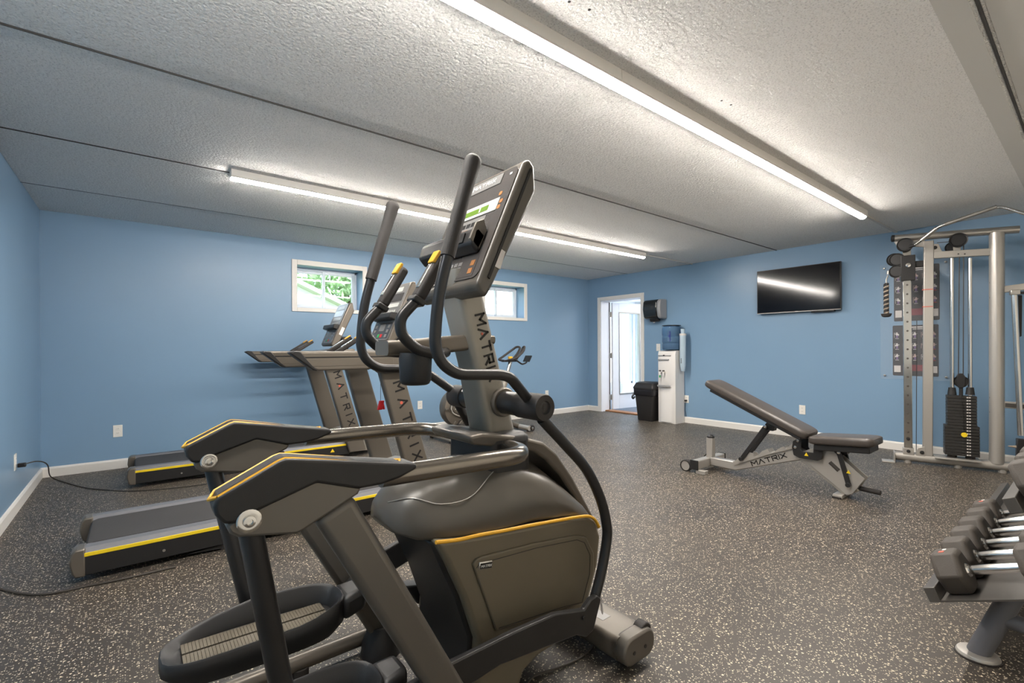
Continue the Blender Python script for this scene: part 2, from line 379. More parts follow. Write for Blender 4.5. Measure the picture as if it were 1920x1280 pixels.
# doorway: casing, jambs, leaf
dr = thing('door_1', 'open white door with tall glass panel in white casing', 'door', (XR, DY[1], 0)); dr['kind'] = 'structure'
c = .062
MB().box(XR-.016, XR, DY[0]-c, DY[0], 0, DZ+c).build('casing', 'white_trim', dr, bevel=.003)
MB().box(XR-.016, XR, DY[1], DY[1]+c, 0, DZ+c).build('casing', 'white_trim', dr, bevel=.003)
MB().box(XR-.016, XR, DY[0], DY[1], DZ, DZ+c).build('casing', 'white_trim', dr, bevel=.003)
MB().box(XR, XR+WT+.01, DY[1]-.014, DY[1]+.005, 0, DZ).build('jamb', 'door_white', dr)
MB().box(XR, XR+WT+.01, DY[0]-.005, DY[0]+.014, 0, DZ).build('jamb', 'door_white', dr)
MB().box(XR, XR+WT+.01, DY[0], DY[1], DZ-.014, DZ+.005).build('jamb', 'door_white', dr)
MB().box(XR+.10, XR+WT+.03, DY[0]+.014, DY[1]-.014, 0, .022).build('threshold', 'threshold', dr, bevel=.006)
hx, hy = XR+WT+.02, DY[1]-.03; la = R(-7); ld = V3((math.cos(la), math.sin(la), 0)); ln = V3((-ld.y, ld.x, 0)); up = V3((0, 0, 1))
LW, LT = .86, .044
def lp(s, t, z): return V3((hx, hy, 0))+ld*s-ln*t+up*z
leaf = MB()
for s0, s1, z0, z1 in ((0, .16, .03, DZ-.02), (LW-.16, LW, .03, DZ-.02), (.16, LW-.16, .03, .30), (.16, LW-.16, DZ-.20, DZ-.02)):
    leaf.obox(lp((s0+s1)/2, LT/2, (z0+z1)/2), ld, ln, up, (s1-s0)/2, LT/2, (z1-z0)/2)
lf = leaf.build('door_leaf', 'door_white', dr, bevel=.004)
mb = MB()
for s0, s1, z0, z1 in ((.15, .175, .29, DZ-.19), (LW-.175, LW-.15, .29, DZ-.19), (.175, LW-.175, .29, .315), (.175, LW-.175, DZ-.215, DZ-.19)):
    mb.obox(lp((s0+s1)/2, LT/2, (z0+z1)/2), ld, ln, up, (s1-s0)/2, LT/2+.008, (z1-z0)/2)
mb.build('glazing_bead', 'steel', lf, bevel=.003)
MB().obox(lp(LW/2, LT/2, (DZ+.1)/2), ld, ln, up, LW/2-.17, .004, (DZ-.5)/2).build('pane', 'pane_glass', lf, smooth=False)
MB().obox(lp(LW-.07, LT+.012, 1.12), ld, ln, up, .03, .012, .085).build('keypad_lock', 'steel', lf, bevel=.006)
MB().cyl(lp(LW-.07, LT, .93), lp(LW-.07, LT+.05, .93), .028).cyl(lp(LW-.07, LT+.05, .93), lp(LW-.19, LT+.055, .93), .011).build('lever_handle', 'steel', lf)
MB().cyl(lp(LW-.07, LT, 1.03), lp(LW-.07, LT+.02, 1.03), .026).build('deadbolt', 'steel', lf)
for z in (.25, 1.02, 1.78):
    MB().box(hx-.045, hx+.004, hy-.004, hy+.012, z-.05, z+.05).cyl((hx, hy-.008, z-.05), (hx, hy-.008, z+.05), .008).build('hinge', 'steel', dr)
MB().box(hx-.04, hx-.025, hy+.005, hy+.02, .02, DZ-.02).build('weather_strip', 'slot', dr, smooth=False)
MB().cyl(lp(LW-.11, LT, .14), lp(LW-.11, LT+.03, .09), .008).cyl(lp(LW-.11, LT+.03, .09), lp(LW-.11, LT+.035, .05), .014).build('door_stop', 'slot', lf)
# hall beyond the doorway, with its own glazed opening to the outside
HX = 10.2; hy0, hy1 = 3.6, 7.6
st(MB().box(XR+WT, HX+.1, hy0, hy1, -.12, -.004).build('floor_hall', 'carpet', smooth=False), 'grey carpet in the hall beyond the door', 'floor')
st(MB().box(XR+WT, HX+.1, hy0, hy1, 2.35, 2.45).build('ceiling_hall', 'hall_white', smooth=False), 'white ceiling of the hall beyond the door', 'ceiling')
mb = MB().box(XR+WT, HX, hy0-.1, hy0, 0, 2.35)
st(mb.build('wall_hall_near', 'hall_white', smooth=False), 'white side wall of the hall', 'wall')
mb = MB().box(HX, HX+.1, hy0, hy1, 0, .25).box(HX, HX+.1, hy0, hy1, 2.1, 2.35).box(HX, HX+.1, hy0, 5.7, .25, 2.1).box(HX, HX+.1, 7.5, hy1, .25, 2.1)
st(mb.build('wall_hall_far', 'hall_white', smooth=False), 'white far wall of the hall with a big window', 'wall')
mb = MB().box(XR+WT, HX, hy1, hy1+.1, 0, .25).box(XR+WT, HX, hy1, hy1+.1, 2.1, 2.35).box(XR+WT, 7.9, hy1, hy1+.1, .25, 2.1).box(10.1, HX, hy1, hy1+.1, .25, 2.1)
st(mb.build('wall_hall_side', 'hall_white', smooth=False), 'white hall wall with a wide opening to daylight', 'wall')
hw = thing('window_3', 'bright hall window seen through the glass door panel', 'window', (7.9, hy1, .25)); hw['kind'] = 'structure'
MB().box(7.9, 10.1, hy1+.04, hy1+.09, .25, .31).box(7.9, 10.1, hy1+.04, hy1+.09, 2.04, 2.1).box(7.9, 7.96, hy1+.04, hy1+.09, .25, 2.1).box(10.04, 10.1, hy1+.04, hy1+.09, .25, 2.1).box(8.97, 9.03, hy1+.04, hy1+.09, .25, 2.1).build('frame', 'white_vinyl', hw, bevel=.004)
MB().box(7.96, 10.04, hy1+.06, hy1+.066, .31, 2.04).build('pane', 'pane_glass', hw, smooth=False)
hl = thing('hall_fill_lamp', 'unseen fill lamp added to brighten the hall beyond the doorway', 'lamp', (8.2, 4.6, 2.35))  # fill lamp added out of view to brighten the hall
MB().box(7.6, 8.8, 4.3, 4.9, 2.31, 2.349).build('fill_frame', 'white_vinyl', hl, bevel=.005)
MB().box(7.63, 8.77, 4.33, 4.87, 2.300, 2.312).build('fill_diffuser', 'hall_fill_lens', hl, bevel=.003)

# ------------------------------------------------------------------ outside
st(MB().box(-30, 6.6, YB+.31, 70, .9, 1.0).box(6.6, 45, 13, 70, .9, 1.0).build('ground_outside', 'grass', smooth=False), 'sunlit lawn outside the windows', 'ground')
mat('concrete', (205, 203, 198), .8, var=.06, vscale=3)
st(MB().box(6.6, 45, hy1+.1, 13, -.3, -.12).box(HX+.1, 45, hy0, hy1+.1, -.3, -.12).box(6.6, 45, 12.85, 13.0, -.2, 1.15).build('ground_patio', 'concrete', smooth=False), 'sunlit concrete patio beyond the hall windows', 'ground')
def house(cx, y, eave, ridge, w_, dep, label, slope_right=True):
    h = thing('neighbour_house', label, 'house', (cx, y, 1.0))
    x0, x1 = cx-w_/2, cx+w_/2
    MB().prism([(x0, 1), (x1, 1), (x1, eave), (cx, ridge), (x0, eave)], 'y', y, y+dep).build('wall', 'siding', h, smooth=False)
    k = 0; z = 1.2
    while z < eave:
        MB().box(x0-.02, x1+.02, y-.03, y, z, z+.02).build('siding_board', 'siding', h, smooth=False); z += .22
    for sx in (-1, 1):
        e = V3((cx+sx*(w_/2+.5), 0, eave-.5*(ridge-eave)/(w_/2))); r_ = V3((cx, 0, ridge)); t = (e-r_).normalized(); n = V3((-t.z, 0, t.x)); n = n if n.z > 0 else -n
        MB().extrude([V3((p.x, y-.5, p.z)) for p in (r_, e, e+n*.14, r_+n*.14)], (0, dep+1, 0)).build('roof_slope', 'roofing', h, smooth=False)
    MB().box(x1-1.6, x1-.6, y-.04, y, 1.9, eave-.35).build('window', 'console_grey', h, smooth=False)
    return h
hp = at(640, 572, 'y', 18)
house(hp.x-3.6, 18, 2.75, 4.35, 7.2, 8, 'white sided house with gabled roof outside the left window')
h2 = at(915, 580, 'y', 15)
house(h2.x+3.2, 15, 4.1, 5.6, 9, 8, 'pale sided house filling the view of the right window')
def tree(x, y, h, r, label, seed):
    rnd = random.Random(seed); t = thing('garden_tree', label, 'tree', (x, y, 1.0), 'trees outside the left window')
    MB().tube([(x, y, 1), (x+.1, y, 1+h*.4), (x, y, 1+h*.75)], [.22, .16, .06], 8).build('trunk', 'bark', t)
    mb = MB()
    for k in range(2600):
        d = V3((rnd.gauss(0, 1), rnd.gauss(0, 1), rnd.gauss(0, 1))).normalized()*(rnd.random()**.4)
        c_ = V3((x, y, 1+h*.58))+V3((d.x*r, d.y*r, d.z*h*.45)); a = V3((rnd.gauss(0, 1), rnd.gauss(0, 1), rnd.gauss(0, 1))).normalized(); b = a.orthogonal().normalized(); q = rnd.uniform(.16, .36)
        mb.add([c_+a*q, c_+b*q*.6, c_-a*q, c_-b*q*.6], [(0, 1, 2, 3)])
    mb.build('foliage', 'leaf', t, smooth=False, kind='stuff')
tp = at(600, 540, 'y', 30)
tree(tp.x-6.5, 31, 7.5, 3.4, 'leafy green tree behind the white house roof, left one', 1)
tree(tp.x+1.6, 30, 8.0, 3.6, 'leafy green tree in the middle of the left window view', 2)
tree(tp.x+9.6, 28, 7.0, 3.2, 'leafy green tree at the right side of the left window view', 3)

# ------------------------------------------------------------------ ceiling strip lights
def strip(y, segs, label):
    root = thing('strip_light', label, 'ceiling light', (segs[0], y, H), 'ceiling strip lights')
    for a, b in zip(segs[:-1], segs[1:]):
        hs = MB().prism([(y-.040, H), (y+.040, H), (y+.040, H-.05), (y+.034, H-.056), (y-.034, H-.056), (y-.040, H-.05)], 'x', a+.002, b-.002).build('housing', 'white_trim', root, smooth=False)
        prof = [(y+.029*math.cos(R(q)), H-.054-.019*math.sin(R(q))) for q in range(0, 181, 20)]
        MB().prism(prof, 'x', a+.006, b-.006).build('lens', 'lens', hs)
        MB().prism([(y+.031*math.cos(R(q)), H-.054-.021*math.sin(R(q))) for q in range(0, 181, 20)], 'x', b-.007, b-.001).build('lens_end', 'white_trim', hs)
strip(1.425, [-.66, .54, 1.765, 4.205, 5.42], 'long lit strip light nearest the camera, running to the cable machine')
strip(3.895, [.54, 2.97, 5.41], 'long lit strip light above the treadmills')

# ------------------------------------------------------------------ elliptical trainer
YC = 1.40
el = thing('elliptical_trainer', 'large dark grey elliptical trainer in the foreground with tall swing handles', 'elliptical trainer', (1.0, YC, 0))
# front stabilizer
sb = MB().prism(rrect(1.415, .075, .165, .085, .02), 'y', 1.085, 1.715).build('front_stabilizer', 'frame_grey', el)
for a, b in ((1.045, 1.10), (1.70, 1.755)):
    MB().prism(rrect(1.42, .072, .178, .10, .045), 'y', a, b).build('end_cap', 'charcoal_metal', sb, bevel=.008)
MB().cyl((1.475, 1.06, .10), (1.475, 1.10, .10), .034).build('wheel', 'black_rubber', sb, bevel=.004)
for x in (1.385, 1.45): MB().cyl((x, 1.0435, .066), (x, 1.047, .066), .007).build('screw', 'black_plastic', sb)
MB().box(1.385, 1.43, 1.19, 1.26, .1175, .1187).build('sticker', 'console_grey', sb, smooth=False)
for x, y in ((1.41, 1.10), (1.41, 1.70), (.45, 1.03), (.45, 1.77)):
    MB().cyl((x, y, 0), (x, y, .036), .03).build('levelling_foot', 'black_rubber', el)
# body
bodyp = xz([(820, 1017), (900, 1004), (1000, 985), (1075, 971), (1104, 967), (1120, 976), (1129, 1005), (1124, 1060), (1110, 1115), (1096, 1178), (1061, 1201), (1012, 1232), (985, 1262), (975, 1300), (890, 1330), (898, 1204), (872, 1125), (842, 1060)], 1.2)
MB().prism(bodyp, 'y', 1.205, 1.595).build('body_shroud', 'shroud', el, bevel=.016, seg=3)
pan = xz([(886, 1058), (892, 1048), (905, 1042), (1000, 1018), (1080, 1003), (1098, 1006), (1112, 1035), (1112, 1075), (1098, 1130), (1060, 1140), (930, 1182)], 1.2)
sp = MB().prism(pan, 'y', 1.196, 1.21).build('side_panel', 'shroud', el, bevel=.004)
pin = xz([(892, 1064), (897, 1056), (912, 1052), (1005, 1026), (1080, 1011), (1094, 1016), (1105, 1040), (1104, 1075), (1090, 1128), (1056, 1136), (934, 1176)], 1.2)
MB().tube([(p[0], 1.1955, p[1]) for p in pin], .0011, 6).build('panel_seam', 'black_plastic', sp)
bc = at(910, 1059, 'y', 1.195)
bx_ = (at(926, 1056.5, 'y', 1.195)-at(893, 1062, 'y', 1.195)).normalized(); bz_ = V3((-bx_.z, 0, bx_.x))
bd = MB().obox(bc, bx_, (0, 1, 0), bz_, .026, .004, .013).build('badge', 'chrome', el, bevel=.004)
MB().obox(bc-V3((0, .0035, 0)), bx_, (0, 1, 0), bz_, .022, .0015, .008).build('badge_inlay', 'logo_black', bd, smooth=False)
lettering('MATRIX', bc-bx_*.019-bz_*.003+V3((0, -.0055, 0)), bx_, bz_, .0062, .0013, 'letter', 'logo_white', bd, gap=.35)
trim = [V3((p[0], 1.202, p[1])) for p in xz([(818, 1017), (860, 1012), (900, 1003), (950, 994), (1000, 984), (1050, 975), (1085, 969), (1104, 968), (1116, 974), (1124, 988)], 1.2)]
MB().tube(catmull(trim, 4), .006, 8).build('trim_stripe', 'yellow', el)
tm = [V3((p.x, 1.598, p.z)) for p in trim]
MB().tube(catmull(tm, 4), .006, 8).build('trim_stripe', 'yellow', el)
rear = [(p[0]-.012, p[1]) for p in xz([(825, 1022), (842, 1062), (872, 1127), (898, 1206), (890, 1330)], 1.2)]
MB().extrude([(a, 1.235, b) for a, b in rear]+[(a+.05, 1.235, b) for a, b in rear[::-1]], (0, .33, 0)).build('rear_panel', 'black_plastic', el, bevel=.01)
# nose cover
sta = [(.585, .630, .655, .03), (.60, .602, .69, .095), (.65, .582, .728, .150), (.72, .572, .748, .178), (.82, .560, .764, .192), (.93, .55, .78, .194), (1.05, .553, .775, .194), (1.15, .540, .735, .193), (1.25, .528, .655, .190), (1.33, .515, .575, .186), (1.372, .49, .515, .17)]
rings = []
for x, zb, zt, hw_ in sta:
    ring = []; zc = zb+(zt-zb)*.12; 
    for k in range(20):
        a = 2*math.pi*k/20; cx_, sz = math.cos(a), math.sin(a)
        yy = hw_*math.copysign(abs(cx_)**.75, cx_); zz = zc+((zt-zc)*abs(sz)**1.0 if sz >= 0 else -(zc-zb)*abs(sz)**.6)
        ring.append((x, YC+yy, zz))
    rings.append(ring)
MB().loft(rings).build('nose_cover', 'shell_dark', el, ang=60)
seam = [rings[1][6], rings[2][7], rings[3][8], rings[4][8], rings[5][7], rings[6][6]]
MB().tube(catmull([V3(p)+(V3(p)-V3((p[0], YC, .66))).normalized()*.001 for p in seam], 6), .0016, 6).build('cover_seam', 'steel', el)
MB().box(.915, 1.10, YC-.135, YC+.135, .70, .86).build('neck', 'black_plastic', el, bevel=.03, seg=3)
spo = xz([(880, 818), (905, 812), (975, 817), (1020, 829), (1045, 850), (1075, 895), (1108, 958), (1127, 992)], 1.27)
spi = xz([(1117, 992), (1092, 955), (1052, 893), (1024, 862), (1000, 846), (886, 834)], 1.27)
MB().prism(spo+spi, 'y', 1.268, 1.532).build('spine_cover', 'frame_grey', el, bevel=.014, seg=3)
# mast
mb = MB()
def mring(x0, x1, z): return [(a, b, z) for a, b in rrect((x0+x1)/2, YC, x1-x0, .13, .028)]
ms = MB().loft([mring(.960, 1.096, .83), mring(.905, 1.018, 1.10), mring(.832, .943, 1.36), mring(.83, .945, 1.42)]).build('mast', 'mast_grey', el)
tdir = V3((-.122, 0, .48)).normalized(); dn = -tdir; rt = V3((tdir.z, 0, -tdir.x))
tpos = at(889, 590, 'y', 1.334)
def onm(u, v): p = at(u, v, 'y', 1.3335); return p
a0 = onm(892, 591)
lettering('MATRIX', a0, dn, rt, .034, .0068, 'letter', 'logo_black', ms, gap=.44, wx=1.02)
MB().lathe(a0+dn*.067+rt*.010, (0, -1, 0), [(0, .005), (.001, .0045)], 10).build('logo_dot', 'red_soft', ms)
# cross tube with sleeves
XT, ZT = 1.022, .962
ct = MB().cyl((XT, 1.15, ZT), (XT, 1.63, ZT), .040, 24).build('cross_tube', 'black_satin', el)
for s in (-1, 1):
    MB().lathe((XT, YC+s*.065, ZT), (0, s, 0), [(0, .052), (.012, .052), (.016, .048)], 24).build('collar', 'frame_grey', ct)
# swing arms
upx = [(992, 747), (957, 707), (938, 702), (857, 702), (827, 680), (815, 647), (819, 585), (826, 535), (840, 477)]
gpx = [(839, 481), (863, 390), (880, 328), (889, 294)]
lox = [(1016, 785), (1060, 833), (1100, 880), (1126, 935), (1137, 980), (1138, 1010), (1128, 1070), (1112, 1132)]
for s in (-1, 1):
    yy = YC+s*.27
    up_ = [(p[0], yy, p[1]) for p in xz(upx, 1.13)]; up_[0] = (XT-.02, YC+s*.235, ZT+.02)
    arm = MB().tube(fillet(up_, .06, 6), .0165, 14).build('swing_arm', 'black_satin', el)
    g = [V3((p[0], yy, p[1])) for p in xz(gpx, 1.13)]; g = catmull(g, 6); rs = [.0205]*len(g)
    for k, q in ((-9, .0208), (-8, .0213), (-7, .022), (-6, .0228), (-5, .0236), (-4, .0244), (-3, .0248), (-2, .0240), (-1, .018)): rs[k] = q
    MB().tube(g, rs, 16).build('grip', 'black_rubber', arm, ang=70)
    MB().lathe((XT, YC+s*.165, ZT), (0, s, 0), [(0, .042), (.002, .044), (.118 if s < 0 else .085, .044), (.124 if s < 0 else .09, .041), (.125 if s < 0 else .091, .022), (.12 if s < 0 else .087, .02)], 26).build('pivot_sleeve', 'black_rubber', arm)
    MB().lathe((XT, YC+s*(.284 if s < 0 else .25), ZT), (0, s, 0), [(-.01, .020), (.001, .020), (.002, .014), (-.003, .013), (-.003, .007), (.002, .006)], 16).build('bolt', 'black_satin', arm)
    if s < 0: lo = [(p[0], YC-.27, p[1]) for p in xz(lox, 1.13)]
    else: lo = [(XT+.02, yy, ZT-.03), (1.12, yy, .80), (1.20, yy, .62), (1.18, yy, .45), (1.10, yy, .30)]
    MB().tube(catmull(lo, 4), .0185, 14).build('lower_arm', 'black_satin', arm)
# link bars (flat) from the swing arms to the pedals
near = xz([(1120, 1118), (1112, 1112), (1100, 1120), (1088, 1138), (1035, 1146), (960, 1178), (841, 1236), (700, 1312), (722, 1345), (864, 1284), (930, 1241), (1074, 1186), (1092, 1190), (1106, 1176)], 1.12)
lk = MB().prism(near, 'y', 1.10, 1.122).build('link_bar', 'black_satin', el, bevel=.005)
MB().cyl((at(1094, 1158, 'y', 1.10)), at(1094, 1158, 'y', 1.10)+V3((0, -.006, 0)), .007).build('bolt', 'black_plastic', lk)
farb = xz([(640, 1105), (690, 1047), (764, 1004), (830, 970), (850, 1000), (783, 1039), (720, 1078), (670, 1130)], 1.67)
MB().prism(farb, 'y', 1.66, 1.685).build('link_bar', 'black_satin', el, bevel=.005)
farc = xz([(745, 1086), (835, 1077), (835, 1108), (768, 1119)], 1.67)
MB().prism(farc, 'y', 1.60, 1.66).build('crank_arm', 'black_plastic', el, bevel=.006)
# side rails, padded arms, brackets, legs, pendulums
topl = xz([(404, 940), (410, 933), (524, 865), (536, 860), (552, 860), (781, 868)], 1.05)
botl = xz([(784, 878), (750, 897), (716, 909), (674, 917), (595, 906), (470, 965), (443, 982), (420, 984), (404, 968), (400, 952)], 1.05)
brk = xz([(424, 988), (432, 1003), (449, 1010), (558, 1003), (572, 996), (674, 928), (681, 915), (595, 900), (443, 975)], 1.05)
for s in (-1, 1):
    y0 = 1.05 if s < 0 else 1.69; y1 = y0+.07; ym = (y0+y1)/2
    pth = fillet([(.46, ym, .845), (.935, ym, .832), (1.0, YC+s*.10, .815)], .11, 10)
    rl = MB().tube(pth, .0255, 16).build('side_rail', 'rail_metal', el)
    pad = MB().prism(topl+botl, 'y', y0, y1).build('arm_pad', 'black_plastic', el, bevel=.016, seg=4)
    tl = [V3((p[0], 0, p[1]+.0015)) for p in topl[1:-1]]
    loop = []
    for q in tl: loop.append(V3((q.x, y0+.012, q.z)))
    loop[-1].x = at(768, 872, 'y', 1.05).x-.0; loop.append(V3((at(752, 867, 'y', 1.05).x, y0+.012, tl[-1].z-.010)))
    e_ = at(752, 869, 'y', 1.05)
    lo_ = [V3((q.x, y0+.010, q.z-.003)) for q in tl]+[V3((e_.x, y0+.010, e_.z-.004)), V3((e_.x+.012, ym, e_.z+.001)), V3((e_.x, y1-.010, e_.z-.004))]+[V3((q.x, y1-.010, q.z-.003)) for q in tl[::-1]]
    tip = tl[0]; lo_.append(V3((tip.x-.012, ym, tip.z-.011)))
    MB().tube(lo_+[lo_[0]], .0042, 6).build('trim_stripe', 'yellow', pad)
    ins = [V3((q.x, y0+.016, q.z+.0005)) for q in tl]+[V3((e_.x, y0+.016, e_.z+.001))]; ins2 = [V3((q.x, y1-.016, q.z)) for q in ins]
    n_ = len(ins); MB().add(ins+ins2+[p-V3((0, 0, .012)) for p in ins+ins2], [(i, i+1, n_+i+1, n_+i) for i in range(n_-1)]).build('pad_insert', 'black_rubber', pad, smooth=False)
    br = MB().prism(brk, 'y', y0+.006, y1-.006).build('bracket', 'charcoal_metal', el, bevel=.006)
    bp_ = at(467, 976, 'y', 1.05)
    MB().lathe((bp_.x, y0-.0005, bp_.z), (0, -1, 0), [(0, .023), (.003, .023), (.005, .019), (.004, .012), (.009, .011), (.010, .006), (.006, .005)], 24).build('pivot_bolt', 'chrome', br)
    lg = [(.302, .782), (.385, .822), (.805, .03), (.715, .03)]
    MB().prism(lg, 'y', ym-.03, ym+.03).build('leg', 'charcoal_metal', el, bevel=.018, seg=4)
    if s > 0:
        MB().lathe((.73, ym, 0), (0, 0, 1), [(0, .075), (.05, .07), (.08, .055), (.11, .05)], 20).build('leg_collar', 'black_plastic', el)
    yb_ = YC+s*.375
    MB().tube([(.12, yb_, .05), (.76, yb_, .05)], .028, 14).build('base_tube', 'frame_grey', el)
    a_, b_ = ((.178, .815), (.268, .29)) if s < 0 else ((.182, .815), (.287, .31))
    MB().cyl((a_[0], ym, a_[1]), (b_[0], ym-s*.03, b_[1]), .0235, 16).build('pendulum', 'black_satin', el)
# pedals
def pedal(xr, xf, yc, zf, tilt):
    root_ = None
    def ring(gx, gy, z0, zk):
        out = []
        L_ = xf-xr
        for k in range(28):
            a = 2*math.pi*k/28; ca, sa = math.cos(a), math.sin(a)
            px_ = (xr+xf)/2+(L_/2-gx)*math.copysign(abs(ca)**.6, ca); py_ = yc+(.092-gy)*math.copysign(abs(sa)**.6, sa)
            f_ = (px_-xr)/L_
            out.append((px_, py_, z0+tilt*(f_-.5)+zk*max(0, min(1, f_*2.2))*max(.15+.85*(py_-yc+.092)/.184, max(0, f_*2.2-1.4))))
        return out
    tub = MB().loft([ring(.03, .012, zf-.05, 0), ring(.0, .0, zf-.02, 0), ring(.0, .0, zf+.012, .05), ring(.004, .004, zf+.016, .05), ring(.014, .012, zf+.012, .05), ring(.03, .022, zf+.0, 0)]).build('pedal', 'black_plastic', el, ang=50)
    mbt = MB()
    n_ = 44
    for k in range(n_):
        x = xr+.055+k*(xf-xr-.11)/(n_-1); z = zf+tilt*((x-xr)/(xf-xr)-.5)+.003
        for j in (-1, 1):
            mbt.box(x-.0040, x+.0035, yc+j*.029-.025, yc+j*.029+.025, z-.004, z+.003)
    mbt.build('tread', 'tread_mat', tub, smooth=False)
    MB().extrude([(xf-.012, yc-.06, zf-.03), (xf-.012, yc+.06, zf-.03), (xf+.07, yc+.045, zf-.02), (xf+.07, yc-.045, zf-.02)], (0, 0, .075)).build('pedal_mount', 'black_plastic', tub, bevel=.02, seg=3)
    return tub
pedal(.045, .52, 1.545, .325, -.01)
pedal(.05, .525, 1.255, .212, .0)
# console
cp = [(1.020, 1.779), (1.045, 1.793), (1.068, 1.77), (1.072, 1.685), (.888, 1.352), (.862, 1.312), (.84, 1.322), (.826, 1.352)]
co = MB().prism(cp, 'y', 1.205, 1.595).build('console', 'shell_dark', el, bevel=.012, seg=3)
F0, F1 = V3((1.020, 0, 1.779)), V3((.832, 0, 1.366)); fd = (F1-F0).normalized(); fn = V3((-abs(fd.z), 0, abs(fd.x))).normalized(); FL = (F1-F0).length
def fp(s, y, o=.0): return V3((F0.x, y, F0.z))+fd*s+fn*o
def fpanel(name, m, s0, s1, y0, y1, o, parent, th=.002, rr=.0):
    if rr:
        pts = [fp(b, a, o) for a, b in rrect((y0+y1)/2, (s0+s1)/2, y1-y0, s1-s0, rr)]
    else: pts = [fp(s0, y0, o), fp(s1, y0, o), fp(s1, y1, o), fp(s0, y1, o)]
    return MB().extrude(pts, fn*th).build(name, m, parent, smooth=False)
fc = fpanel('face_plate', 'console_face', .012, FL-.01, 1.218, 1.582, .0, co, .003, .03)
fpanel('logo_plate', 'console_grey', .018, .062, 1.30, 1.50, .003, co)
lettering('MATRIX', fp(.046, 1.475, .0052), (0, -1, 0), -fd, .014, .003, 'letter', 'logo_white', co, gap=.7, wx=1.4)
fpanel('class_mark', 'logo_white', .034, .042, 1.245, 1.257, .003, co)
for k, (s0, y0) in enumerate(((.105, 1.262), (.142, 1.240), (.165, 1.243))): fpanel('round_icon', 'orange_print', s0, s0+.016, y0, y0+.018, .003, co, .001, .006)
dsp = fpanel('display', 'lcd_white', .132, .182, 1.262, 1.545, .003, co, .002)
fpanel('display_window', 'lcd_green', .148, .170, 1.315, 1.53, .005, co, .001)
fpanel('display_bar', 'lcd_white', .150, .168, 1.36, 1.368, .006, co, .0006)
kp = fpanel('keypad', 'console_grey', .190, .262, 1.31, 1.535, .003, co, .001)
for k in range(6): fpanel('key', 'logo_black', .205, .222, 1.332+k*.031, 1.356+k*.031, .004, co, .001)
for k in range(3): fpanel('key', 'orange_print', .232, .247, 1.40+k*.033, 1.424+k*.033, .004, co, .001)
mb = MB().extrude([fp(.282, 1.262, 0), fp(.270, 1.262, .038), fp(.285, 1.262, .048), fp(.335, 1.262, .044), fp(.352, 1.262, .004)], (0, .36, 0))
tr = mb.build('reading_ledge', 'black_plastic', co, bevel=.008)
MB().extrude([fp(.235, 1.262, .030), fp(.262, 1.262, .052), fp(.325, 1.262, .052), fp(.34, 1.262, .004), fp(.262, 1.262, .004)], (0, .012, 0)).build('ledge_end', 'charcoal_metal', co, bevel=.003)
MB().extrude([fp(.294, 1.31, .046), fp(.328, 1.31, .043), fp(.328, 1.36, .043), fp(.294, 1.36, .046)], fn*.006).build('socket', 'logo_black', co, smooth=False)
kk = fpanel('number_pad', 'console_face', .365, .435, 1.25, 1.53, .003, co, .001)
for r_ in range(3):
    for c_ in range(3): fpanel('key', 'console_grey', .372+r_*.020, .386+r_*.020, 1.34+c_*.028, 1.362+c_*.028, .004, co, .001)
for r_ in range(2): fpanel('key', 'orange_print', .375+r_*.03, .395+r_*.03, 1.262, 1.285, .004, co, .001)
bs = V3((.888-1.072, 0, 1.352-1.685)).normalized()
MB().extrude([V3((1.045, 1.2, 1.76)), V3((1.050, 1.2, 1.752)), V3((.872, 1.2, 1.37)), V3((.866, 1.2, 1.376))], (0, .006, 0)).build('side_groove', 'logo_black', co, smooth=False)
lb = [at(u, v, 'y', 1.202) for u, v in ((938, 465), (948, 472), (938, 505), (925, 497))]
MB().extrude(lb, (0, .004, 0)).build('sticker', 'poster_white', co, smooth=False)
# fixed handlebars, bracket and cup holder
hb = MB().loft([[(x, YC+a, z+b) for a, b in rrect(0, 0, wd, ht, .012)] for x, z, wd, ht in ((.60, 1.155, .10, .045), (.70, 1.158, .11, .05), (.80, 1.165, .10, .055), (.88, 1.172, .09, .055), (.99, 1.183, .135, .03))]).build('handlebar_bracket', 'frame_grey', el)
MB().lathe((.672, YC-.085, 1.042), (0, 0, 1), [(0, .034), (.004, .042), (.014, .047), (.08, .050), (.098, .046), (.098, .042), (.012, .038)], 26).build('cup_holder', 'black_plastic', hb, ang=50)
for s in (-1, 1):
    y_ = YC+s*.13
    p_ = [(.80, YC+s*.05, 1.140), (.73, y_, 1.136), (.655, y_, 1.146), (.603, y_, 1.195), (.600, y_, 1.24), (.635, y_, 1.278), (.665, y_, 1.305)]
    hbar = MB().tube(fillet(p_, .05, 6), .0165, 14).build('fixed_handlebar', 'black_satin', el)
    a_, b_ = V3((.655, y_, 1.297)), V3((.738, y_, 1.435))
    t_ = (b_-a_).normalized()
    gr = MB().bar(a_, b_, .042, .036, up=(-t_.z, 0, t_.x)).build('pulse_grip', 'black_rubber', el, bevel=.012, seg=3)
    nn = V3((-t_.z, 0, t_.x))
    MB().obox(a_+t_*.075+nn*.0185, t_, (0, 1, 0), nn, .042, .010, .0025).build('pulse_sensor', 'chrome', gr, bevel=.002)
    MB().obox(a_+t_*.145+nn*.017, t_, (0, 1, 0), nn, .022, .018, .006).build('shift_button', 'yellow', gr, bevel=.003)
    MB().obox(a_-t_*.004, t_, (0, 1, 0), nn, .010, .024, .021).build('grip_collar', 'black_plastic', gr, bevel=.005)
cpts = [at(1126, 1120, 'y', 1.30), at(1130, 1165, 'y', 1.2), at(1120, 1195, 'z', .012), at(1095, 1228, 'z', .006), at(1050, 1250, 'z', .006), at(1000, 1268, 'z', .006), at(985, 1290, 'z', .006)]
MB().tube(catmull(cpts, 5), .004, 8).build('power_cord', 'cord', el)

